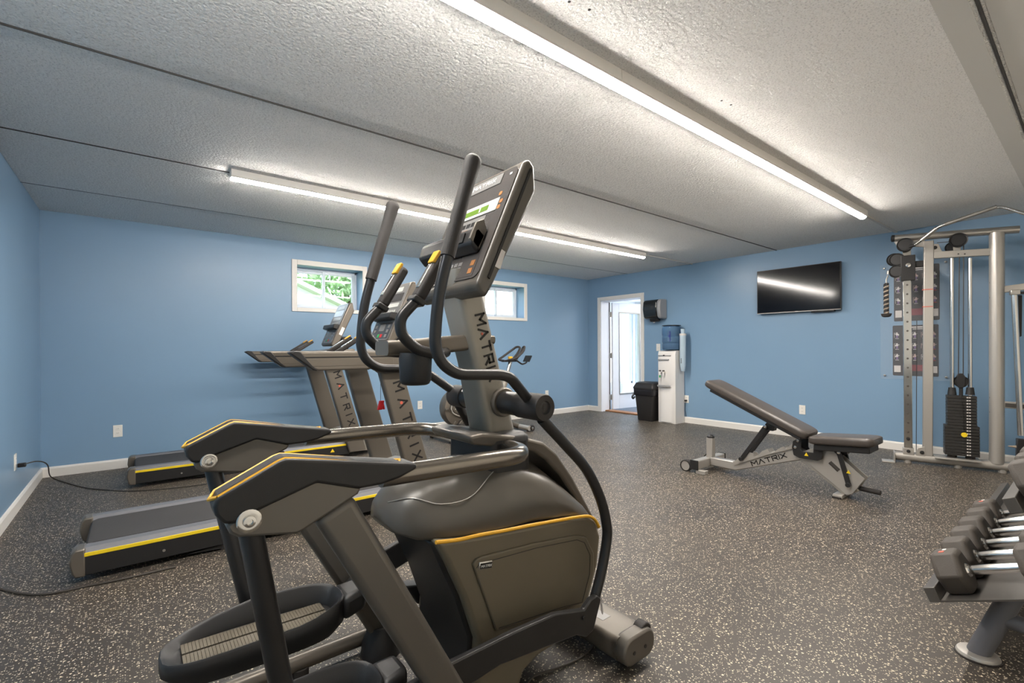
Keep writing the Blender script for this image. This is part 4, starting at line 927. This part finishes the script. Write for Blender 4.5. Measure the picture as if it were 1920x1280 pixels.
# ------------------------------------------------------------------ posters behind a clear board
pg = thing('clear_wall_board', 'clear acrylic board screwed to the wall over the posters', 'board', (XR, 1.29, .79))
MB().box(XR-.012, XR-.008, .992, 1.589, .79, 2.08).build('board', 'acrylic', pg, bevel=.001)
for y in (1.03, 1.55):
    for z in (.83, 2.04): MB().lathe((XR-.012, y, z), (-1, 0, 0), [(0, .012), (.006, .010), (.008, .004)], 10).build('screw', 'steel', pg)
def poster(y0, y1, z0, z1, label, seed):
    rnd = random.Random(seed); r = thing('exercise_poster', label, 'poster', (XR, (y0+y1)/2, z0), 'exercise posters')
    X = XR-.003
    MB().extrude([(XR-.001, a, b) for a, b in rrect((y0+y1)/2, (z0+z1)/2, y1-y0, z1-z0, .012)], (-.002, 0, 0)).build('sheet', 'poster_black', r, smooth=False)
    def q(name, m, a, b, c_, d, o=0.): return MB().extrude([(X-o, a, c_), (X-o, b, c_), (X-o, b, d), (X-o, a, d)], (-.0006, 0, 0)).build(name, m, r, smooth=False)
    W, H_ = y1-y0, z1-z0
    q('title_band', 'poster_white', y0+W*.22, y0+W*.62, z1-H_*.055, z1-H_*.03); q('title_band', 'poster_white', y0+W*.3, y0+W*.55, z1-H_*.085, z1-H_*.07)
    for row in range(3):
        for c2 in range(5):
            cy = y1-W*(.1+.2*c2); cz = z1-H_*(.20+.215*row); s = W*.06
            mb = MB()
            def bit(dy, dz, wy, wz): mb.extrude([(X, cy+dy-wy, cz+dz-wz), (X, cy+dy+wy, cz+dz-wz), (X, cy+dy+wy, cz+dz+wz), (X, cy+dy-wy, cz+dz+wz)], (-.0006, 0, 0))
            bit(1.05*s, .1*s, .05*s, 1.2*s); bit(.55*s, 1.3*s, .5*s, .05*s); bit(rnd.uniform(-.1, .1)*s, 1.2*s, .25*s, .28*s); bit(0, .5*s, .42*s, .45*s)
            tt_ = rnd.choice((-1, 1)); bit(.55*s*tt_, .7*s, .35*s, .14*s); bit(-.6*s*tt_, .3*s, .16*s, .4*s)
            mb.build('figure', 'poster_skin' if rnd.random() < .6 else 'poster_white', r, smooth=False)
            q('figure_trousers', 'poster_violet', cy-.35*s, cy+.35*s, cz-1.1*s, cz+.05*s)
            q('caption', 'red' if c2 > 2 and row != 0 else 'poster_white', cy-.7*s, cy+.7*s, cz-1.55*s, cz-1.35*s)
    q('footer', 'poster_red', y0+W*.25, y0+W*.72, z0+H_*.10, z0+H_*.22); q('footer_picture', 'poster_white', y1-W*.18, y1-W*.03, z0+H_*.07, z0+H_*.2); q('footer_picture', 'poster_white', y0+W*.03, y0+W*.16, z0+H_*.07, z0+H_*.2)
poster(1.08, 1.465, 1.436, 2.035, 'upper black exercise poster with rows of small figures', 3)
poster(1.09, 1.478, .832, 1.39, 'lower black exercise poster with rows of small figures', 5)

# ------------------------------------------------------------------ television
tv = thing('television', 'flat black television mounted on the light blue wall', 'television', (6.60, 2.437, 1.60))
MB().box(6.585, 6.625, 1.952, 2.924, 1.604, 2.180).build('housing', 'tv_edge', tv, bevel=.004)
MB().box(6.5825, 6.586, 1.960, 2.916, 1.618, 2.172).build('screen', 'screen', tv, smooth=False)
MB().box(6.581, 6.584, 2.42, 2.455, 1.607, 1.613).build('maker_mark', 'poster_white', tv, smooth=False)
MB().box(6.58, 6.586, 1.952, 2.924, 1.604, 1.610).build('bottom_trim', 'steel', tv, smooth=False)
MB().box(6.625, 6.66, 2.25, 2.65, 1.70, 2.05).build('wall_mount', 'black_plastic', tv, bevel=.004)
MB().box(6.60, 6.655, 2.03, 2.28, 1.585, 1.606).build('cable_box', 'black_plastic', tv, bevel=.004)

# ------------------------------------------------------------------ water cooler with bottle and cup dispenser
wc = thing('water_cooler', 'white floor standing water cooler with a blue bottle beside the bin', 'water cooler', (6.47, 4.10, 0))
cx0, cx1, cy0, cy1 = 6.34, 6.58, 3.965, 4.265
def cring(z, bulge, top=0): 
    out = []
    for k in range(9):
        t = k/8; y = cy1+(cy0-cy1)*t; out.append((cx0-bulge*math.sin(math.pi*t)**.7+top, y, z))
    return out+[(cx1, cy0, z), (cx1, cy1, z)]
MB().loft([cring(.0, .012), cring(.02, .03), cring(.56, .025), cring(.575, .018), cring(.60, .028), cring(1.06, .02), cring(1.10, .01, .01), cring(1.115, 0, .04)]).build('cabinet', 'cooler_white', wc, ang=30)
MB().box(6.300, 6.335, 4.06, 4.25, .965, .985).build('ledge', 'cooler_grey', wc, bevel=.005)
MB().box(6.312, 6.33, 4.03, 4.25, 1.03, 1.045).build('indicator_panel', 'cooler_grey', wc, bevel=.003)
MB().box(6.309, 6.315, 4.13, 4.16, 1.03, 1.05).build('indicator', 'logo_black', wc, bevel=.002)
for y, m_ in ((4.19, 'cooler_white'), (4.13, 'cooler_white')):
    tp_ = MB().cyl((6.33, y, .78), (6.27, y, .78), .014).cyl((6.275, y, .78), (6.275, y, .74), .011).build('tap', m_, wc)
    MB().box(6.262, 6.288, y-.014, y+.014, .795, .815).build('tap_lever', 'slot', tp_, bevel=.004)
MB().box(6.262, 6.272, 4.175, 4.20, .70, .735).build('tap_tag', 'green', wc, bevel=.003)
MB().prism([(6.30, 4.02), (6.295, 4.14), (6.30, 4.26), (6.27, 4.22), (6.262, 4.14), (6.27, 4.06)], 'z', .555, .585).build('drip_tray', 'cooler_grey', wc, bevel=.006)
wc.location = V3(wc.location)+V3((.055, .08, 0))
bt_ = MB().lathe((6.475, 4.095, 1.105), (0, 0, 1), [(0, .05), (.01, .13), (.03, .14), (.09, .14), (.10, .132), (.115, .132), (.125, .14), (.20, .14), (.21, .133), (.225, .133), (.235, .14), (.33, .14), (.365, .132), (.378, .10), (.38, .02)], 32).build('water_bottle', 'bottle_blue', None, label='blue translucent water bottle on top of the white cooler', category='bottle')
MB().lathe((6.475, 4.095, 1.11), (0, 0, 1), [(0, .045), (.01, .12), (.03, .133), (.19, .133), (.191, .01)], 28).build('water', 'bottle_blue', bt_)
MB().lathe((6.475, 4.095, 1.478), (0, 0, 1), [(0, .142), (.012, .142), (.016, .12)], 28).build('bottle_cap_rim', 'smoke_black', bt_)
MB().box(6.345, 6.35, 4.03, 4.085, 1.24, 1.40).build('bottle_label', 'bottle_dark', bt_, bevel=.004)
bt_.location = (.03, .085, .014)
cdp = thing('cup_dispenser', 'tall pale cup dispenser tube on the side of the water cooler', 'cup dispenser', (6.45, 3.90, .80))
MB().lathe((6.45, 3.905, .80), (0, 0, 1), [(0, .028), (.03, .034), (.10, .044), (.30, .046), (.54, .046), (.545, .044)], 20).build('tube', 'cup_white', cdp)
MB().lathe((6.45, 3.905, 1.34), (0, 0, 1), [(0, .049), (.03, .049), (.034, .03)], 20).build('collar', 'cooler_white', cdp)
MB().lathe((6.45, 3.905, 1.365), (0, 0, 1), [(0, .026), (.075, .034), (.077, .03)], 18).build('cup', 'cup_white', cdp)
for z in (.93, .95, .97, .99): MB().obox((6.404, 3.905, z), (1, 0, 0), (0, 1, 0), (0, 0, 1), .0015, .008, .005).build('print_mark', 'slot', cdp, smooth=False)
MB().box(6.47, 6.50, 3.945, 3.958, .9, 1.2).build('bracket', 'cooler_grey', cdp)
cdp.location = V3(cdp.location)+V3((.05, .078, 0))
# bin
bi = thing('trash_bin', 'black swing top trash bin with liner between doorway and water cooler', 'bin', (6.46, 4.555, 0))
def bring(hx_, hy_, z, r=.03): return [(6.46+p, 4.558+q*.96, z) for p, q in rrect(0, 0, hx_*2, hy_*2, r)]
MB().loft([bring(.125, .14, 0), bring(.13, .145, .01), bring(.165, .185, .50)]).build('body', 'bin_black', bi)
MB().loft([bring(.166, .186, .40), bring(.174, .194, .41), bring(.176, .196, .50), bring(.168, .188, .505)]).build('liner', 'bag_black', bi)
ld2 = MB().loft([bring(.178, .198, .50), bring(.182, .202, .515), bring(.178, .198, .535), bring(.14, .17, .60), bring(.10, .14, .615)]).build('lid', 'bin_black', bi, bevel=.004)
MB().prism([(6.315, .548), (6.35, .597), (6.57, .597), (6.60, .548)], 'y', 4.43, 4.69).build('swing_flap', 'black_plastic', bi, bevel=.01)
MB().tube(catmull([(6.33, 4.75, .42), (6.30, 4.77, .37), (6.31, 4.76, .34), (6.34, 4.75, .37)], 4), .014, 8).build('liner_knot', 'bag_black', bi)
# towel dispenser
td = thing('towel_dispenser', 'black and grey paper towel dispenser mounted on the wall above the bin', 'towel dispenser', (6.6, 4.51, 1.6))
yy0, yy1 = 4.352, 4.672
fr_ = [(6.655, 1.62), (6.655, 1.935), (6.50, 1.93), (6.46, 1.90), (6.445, 1.78), (6.47, 1.66), (6.50, 1.625)]
MB().prism(fr_, 'y', yy0+.06, yy1).build('cover', 'smoke_black', td, bevel=.02, seg=3)
MB().prism(fr_, 'y', yy0, yy0+.062).build('side_cover', 'cooler_grey', td, bevel=.02, seg=3)
MB().prism([(6.52, 1.625), (6.62, 1.625), (6.60, 1.58), (6.55, 1.575)], 'y', 4.44, 4.60).build('spout', 'black_plastic', td, bevel=.015)
MB().lathe((6.562, 4.53, 1.575), (0, 0, -1), [(0, .016), (.012, .012), (.013, .004)], 12).build('towel_end', 'poster_white', td)
MB().lathe((6.46, 4.63, 1.79), V3((-1, 0, .05)), [(-.01, .03), (.002, .03), (.004, .02)], 18).build('sight_window', 'cooler_grey', td)

# ------------------------------------------------------------------ outlets and switch
def outlet(p, n, label, kind='outlet'):
    p, n = V3(p), V3(n); sd = V3((-n.y, n.x, 0))
    r = thing('wall_outlet' if kind == 'outlet' else 'light_switch', label, kind, p, 'white wall plates' if kind == 'outlet' else None)
    MB().obox(p+n*.003, sd, n, (0, 0, 1), .036, .003, .058).build('plate', 'outlet', r, bevel=.002)
    if kind == 'outlet':
        for z in (-.021, .021):
            f_ = MB().obox(p+n*.0065+V3((0, 0, z)), sd, n, (0, 0, 1), .017, .001, .014).build('socket', 'outlet', r, bevel=.001)
            for d in (-.006, .006): MB().obox(p+n*.0076+sd*d+V3((0, 0, z+.002)), sd, n, (0, 0, 1), .0012, .0004, .004).build('slot', 'slot', f_, smooth=False)
    else: MB().obox(p+n*.008, sd, n, (0, 0, 1), .006, .006, .012).build('toggle', 'outlet', r, bevel=.002)
outlet((-.131, YB, .367), (0, -1, 0), 'white outlet low on the window wall, left of the treadmills')
outlet((3.152, YB, .367), (0, -1, 0), 'white outlet low on the window wall, between near treadmill and exercise bike')
outlet((5.594, YB, .371), (0, -1, 0), 'white outlet low on the window wall, nearest the far corner')
outlet((XL, 4.852, .363), (1, 0, 0), 'white outlet on the left wall with the cord plugged in')
outlet((XR, 4.02, .364), (-1, 0, 0), 'white outlet low beside the water cooler')
outlet((XR, 2.402, .356), (-1, 0, 0), 'white outlet behind the weight bench')
outlet((XR, 4.519, 1.165), (-1, 0, 0), 'white light switch above the trash bin', 'switch')
MB().tube(catmull([(6.635, 4.02, .34), (6.62, 4.015, .30), (6.62, 4.02, .2), (6.64, 4.02, .1)], 5), .004, 8).obox((6.635, 4.02, .343), (1, 0, 0), (0, 1, 0), (0, 0, 1), .018, .013, .012).build('cooler_cord', 'cord_black', None, label='short black cord plugged in beside the water cooler', category='cord')
nf = thing('framed_notice', 'small framed notice on the window wall behind the elliptical mast', 'picture', (3.86, YB, 1.43))
MB().box(3.78, 3.95, YB-.015, YB, 1.40, 1.62).build('frame', 'console_grey', nf, bevel=.003)
MB().box(3.795, 3.935, YB-.017, YB-.014, 1.415, 1.605).build('sheet', 'poster_white', nf, smooth=False)

# ------------------------------------------------------------------ exercise bike
YBK = 5.22
bk = thing('exercise_bike', 'grey exercise bike near the window wall behind the elliptical', 'exercise bike', (3.6, YBK, 0))
MB().lathe((3.27, YBK-.09, .40), (0, 1, 0), [(0, .12), (.005, .19), (.02, .235), (.05, .245), (.13, .245), (.16, .235), (.175, .19), (.18, .12)], 40).build('flywheel_drum', 'frame_grey', bk)
for k in range(5):
    a = R(60+k*60); MB().obox((3.27+.215*math.cos(a), YBK-.088, .40+.215*math.sin(a)), (math.cos(a), 0, math.sin(a)), (0, 1, 0), (-math.sin(a), 0, math.cos(a)), .028, .012, .012).build('drum_spoke', 'shell_dark', bk, bevel=.004)
hsx = [(3.09, .40), (3.11, .47), (3.18, .505), (3.45, .50), (3.70, .43), (3.80, .33), (3.70, .25), (3.42, .25), (3.15, .33)]
MB().prism(hsx, 'y', YBK-.125, YBK+.125).build('drive_cover', 'shell_dark', bk, bevel=.03, seg=3)
rim = [V3((p[0], YBK-.128, p[1])) for p in hsx]; MB().tube(catmull(rim+[rim[0]], 4), .008, 8).build('cover_rim', 'silver_paint', bk)
lettering('MATRIX', (3.155, YBK-.127, .395), (1, 0, -.05), (.05, 0, 1), .030, .008, 'letter', 'logo_white', bk, gap=.35, wx=1.2)
MB().tube(fillet([(3.05, YBK, .05), (3.25, YBK, .22), (3.75, YBK, .26), (4.15, YBK, .10), (4.28, YBK, .05)], .12), .04, 14).build('main_frame', 'shell_dark', bk)
for x, h_ in ((3.02, .27), (4.28, .25)):
    fo = MB().tube([(x, YBK-h_, .05), (x, YBK+h_, .05)], .034, 14).build('stabilizer', 'silver_paint', bk)
    for s in (-1, 1): MB().cyl((x, YBK+s*(h_-.03), 0), (x, YBK+s*(h_-.03), .03), .025).build('levelling_foot', 'black_rubber', fo)
MB().lathe((4.33, YBK-.25, .045), (0, 1, 0), [(0, .01), (0, .042), (.03, .042), (.03, .01)], 20).build('transport_wheel', 'black_rubber', bk)
MB().lathe((4.33, YBK-.255, .045), (0, 1, 0), [(0, .012), (.003, .02), (.004, .005)], 14).build('wheel_hub', 'chrome', bk)
MB().tube([(3.50, YBK, .45), (3.42, YBK, .72)], .04, 14).build('seat_tube', 'shell_dark', bk)
MB().lathe((3.42, YBK, .70), (-.08, 0, .28), [(0, .05), (.05, .055), (.07, .045)], 16).build('seat_collar', 'black_plastic', bk)
MB().tube([(3.42, YBK, .72), (3.36, YBK, 1.10)], .022, 12).build('seat_post', 'chrome', bk)
sdr = []
for x, hw_, z in ((3.24, .05, 1.155), (3.26, .085, 1.165), (3.32, .08, 1.165), (3.40, .045, 1.16), (3.50, .025, 1.155), (3.52, .015, 1.145)):
    sdr.append([(x, YBK+a, z+b) for a, b in rrect(0, 0, hw_*2, .06, .012)])
MB().loft(sdr).build('saddle', 'black_rubber', bk, ang=60)
MB().tube([(3.85, YBK, .25), (4.05, YBK, .72)], .045, 14).build('head_tube', 'mast_grey', bk)
MB().tube([(4.05, YBK, .72), (4.14, YBK, .97)], .028, 14).build('handlebar_post', 'chrome', bk)
for s in (-1, 1):
    MB().tube(fillet([(4.05, YBK+s*.02, .985), (4.02, YBK+s*.13, 1.0), (4.12, YBK+s*.17, 1.03), (4.26, YBK+s*.15, 1.12), (4.33, YBK+s*.09, 1.185), (4.35, YBK+s*.03, 1.175), (4.30, YBK+s*.03, 1.09), (4.20, YBK+s*.04, .99)], .05, 6), .016, 12).build('handlebar', 'black_rubber', bk)
    cr = V3((3.36, YBK+s*.15, .34)); e = cr+V3((-.15*-s*-1, 0, .10*s)) if s > 0 else cr+V3((-.16, 0, -.14))
    ca = MB().bar(cr, e, .018, .036).build('crank', 'charcoal_metal', bk, bevel=.004)
    MB().box(e.x-.05, e.x+.05, e.y+min(0, s*.11), e.y+max(0, s*.11), e.z-.014, e.z+.014).build('pedal', 'black_plastic', bk, bevel=.005)
    MB().tube(catmull([e+V3((-.04, s*.02, .01)), e+V3((-.02, s*.05, .07)), e+V3((.04, s*.07, .06)), e+V3((.06, s*.07, .0))], 4), .006, 6).build('toe_strap', 'black_rubber', ca)
MB().obox((4.09, YBK-.06, 1.03), (1, 0, 0), (0, 1, 0), (0, 0, 1), .03, .02, .018).build('brake_button', 'yellow', bk, bevel=.008)
MB().bar((4.0, YBK, .985), (4.25, YBK, .985), .06, .03).build('slider', 'black_plastic', bk, bevel=.006)
MB().tube(fillet([(4.25, YBK-.02, .98), (4.34, YBK-.02, .93), (4.42, YBK-.02, .95), (4.46, YBK-.02, 1.03)], .03), .012, 8).obox((4.44, YBK-.02, 1.01), V3((.5, 0, .85)), (0, 1, 0), V3((-.85, 0, .5)), .05, .07, .006).build('phone_holder', 'black_plastic', bk)

# ------------------------------------------------------------------ dumbbell rack
rk = thing('dumbbell_rack', 'dark steel two tier dumbbell rack at the right edge', 'dumbbell rack', (3.3, 0, 0))
SD = V3((0, -.918, .396)); SN = V3((0, .396, .918)); X0, X1 = 2.30, 4.45
TO = [V3((0, .375, .222)), V3((0, .168, .605))]
for k, o in enumerate(TO):
    mb = MB().extrude([o+V3((X0, 0, 0))+SD*a+SN*b for a, b in ((0, 0), (.40, 0), (.40, -.006), (0, -.006))], (X1-X0, 0, 0))
    tr_ = mb.build('tray', 'rack_metal', rk, smooth=False)
    MB().extrude([o+V3((X0, 0, 0))+SD*a+SN*b for a, b in ((0, -.006), (-.035, -.006), (-.035, .045), (0, .045))], (X1-X0, 0, 0)).build('front_lip', 'rack_metal', tr_, bevel=.002)
    MB().extrude([o+V3((X0, 0, 0))+SD*a+SN*b for a, b in ((.40, -.006), (.406, -.006), (.406, .05), (.40, .05))], (X1-X0, 0, 0)).build('rear_lip', 'rack_metal', tr_, smooth=False)
for x in (2.445, 4.25):
    fr2 = MB().tube([(x, .295, .012), (x, .205, .265)], .033, 16).build('upright', 'step_grey', rk)
    MB().tube([(x, -.03, .345), (x, .03, .615)], .026, 16).build('tier_strut', 'step_grey', rk)
    MB().tube([(x, -.42, .012), (x, -.16, .70)], .033, 16).build('rear_upright', 'step_grey', rk)
    MB().tube([(x, -.03, .345), (x, -.27, .40)], .026, 16).build('tier_strut', 'step_grey', rk)
    MB().lathe((x, .295, 0), (0, 0, 1), [(0, .062), (.008, .062), (.016, .058), (.02, .03)], 26).build('foot_disc', 'silver_paint', fr2)
    MB().lathe((x, .295, 0), (0, 0, 1), [(0, .066), (.006, .066), (.0065, .06)], 26).build('foot_rubber', 'black_rubber', fr2)
    MB().tube([(x, .23, .17), (x, -.34, .12)], .028, 14).build('cross_brace', 'step_grey', rk)
MB().tube([(2.445, -.30, .22), (4.25, -.30, .22)], .03, 14).build('stretcher', 'step_grey', rk)
MB().extrude([TO[1]+V3((X0+.012, 0, 0))+SD*a+SN*b for a, b in ((0, -.006), (.36, -.006), (.30, -.07), (.02, -.07))], (.008, 0, 0)).build('tray_bracket', 'rack_metal', rk, smooth=False)
def make_db():
    r = thing('dumbbell', 'hex', 'dumbbell', (0, 0, 0), 'hex dumbbells on the rack')
    R0 = .082
    def hexring(s, k): return [SD*s+SN*(R0*.866+R0*k*math.sin(R(60*i)))+V3((R0*k*math.cos(R(60*i)), 0, 0)) for i in range(6)]
    for a, b in ((.012, .098), (.248, .334)):
        MB().loft([hexring(a, .86), hexring(a+.012, 1), hexring(b-.012, 1), hexring(b, .86)]).build('hex_head', 'dumb_rubber', r, bevel=.006, seg=2)
    cst = SN*(R0*.866)
    n_ = 14; ps = [cst+SD*(.094+.158*i/n_) for i in range(n_+1)]; rs = [.0135+.0035*math.sin(math.pi*i/n_) for i in range(n_+1)]
    MB().tube(ps, rs, 14).build('handle', 'chrome', r)
    for s in (.099, .247): MB().lathe(cst+SD*(s-.004), SD, [(0, .021), (.003, .024), (.008, .021)], 14).build('handle_collar', 'chrome', r)
    tp_ = cst+SN*(R0*.866+.0006)
    MB().obox(tp_+SD*.05+V3((-.012, 0, 0)), (1, 0, 0), SD, SN, .009, .008, .0005).build('weight_mark', 'red_soft', r, smooth=False)
    MB().obox(tp_+SD*.055+V3((.016, 0, 0)), (1, 0, 0), SD, SN, .008, .006, .0005).build('weight_print', 'poster_white', r, smooth=False)
    return r
proto = make_db(); first = True
ordn = ['first', 'second', 'third', 'fourth', 'fifth', 'sixth']
for k in range(2):
    for i in range(6 if k == 0 else 3):
        d = proto if first else copy_tree(proto); first = False
        d.location = TO[k]+V3((X0+.095+i*.186, 0, 0))+SN*.002
        if not (k == 0 and i in (0, 5)) and d is not proto:
            for q in [c_ for c_ in d.children if c_.name.startswith('weight_')]: bpy.data.objects.remove(q)
        d['label'] = ('dark rubber hex dumbbell, %s from the near end of the %s tier' % (ordn[i], ('lower', 'upper')[k]))
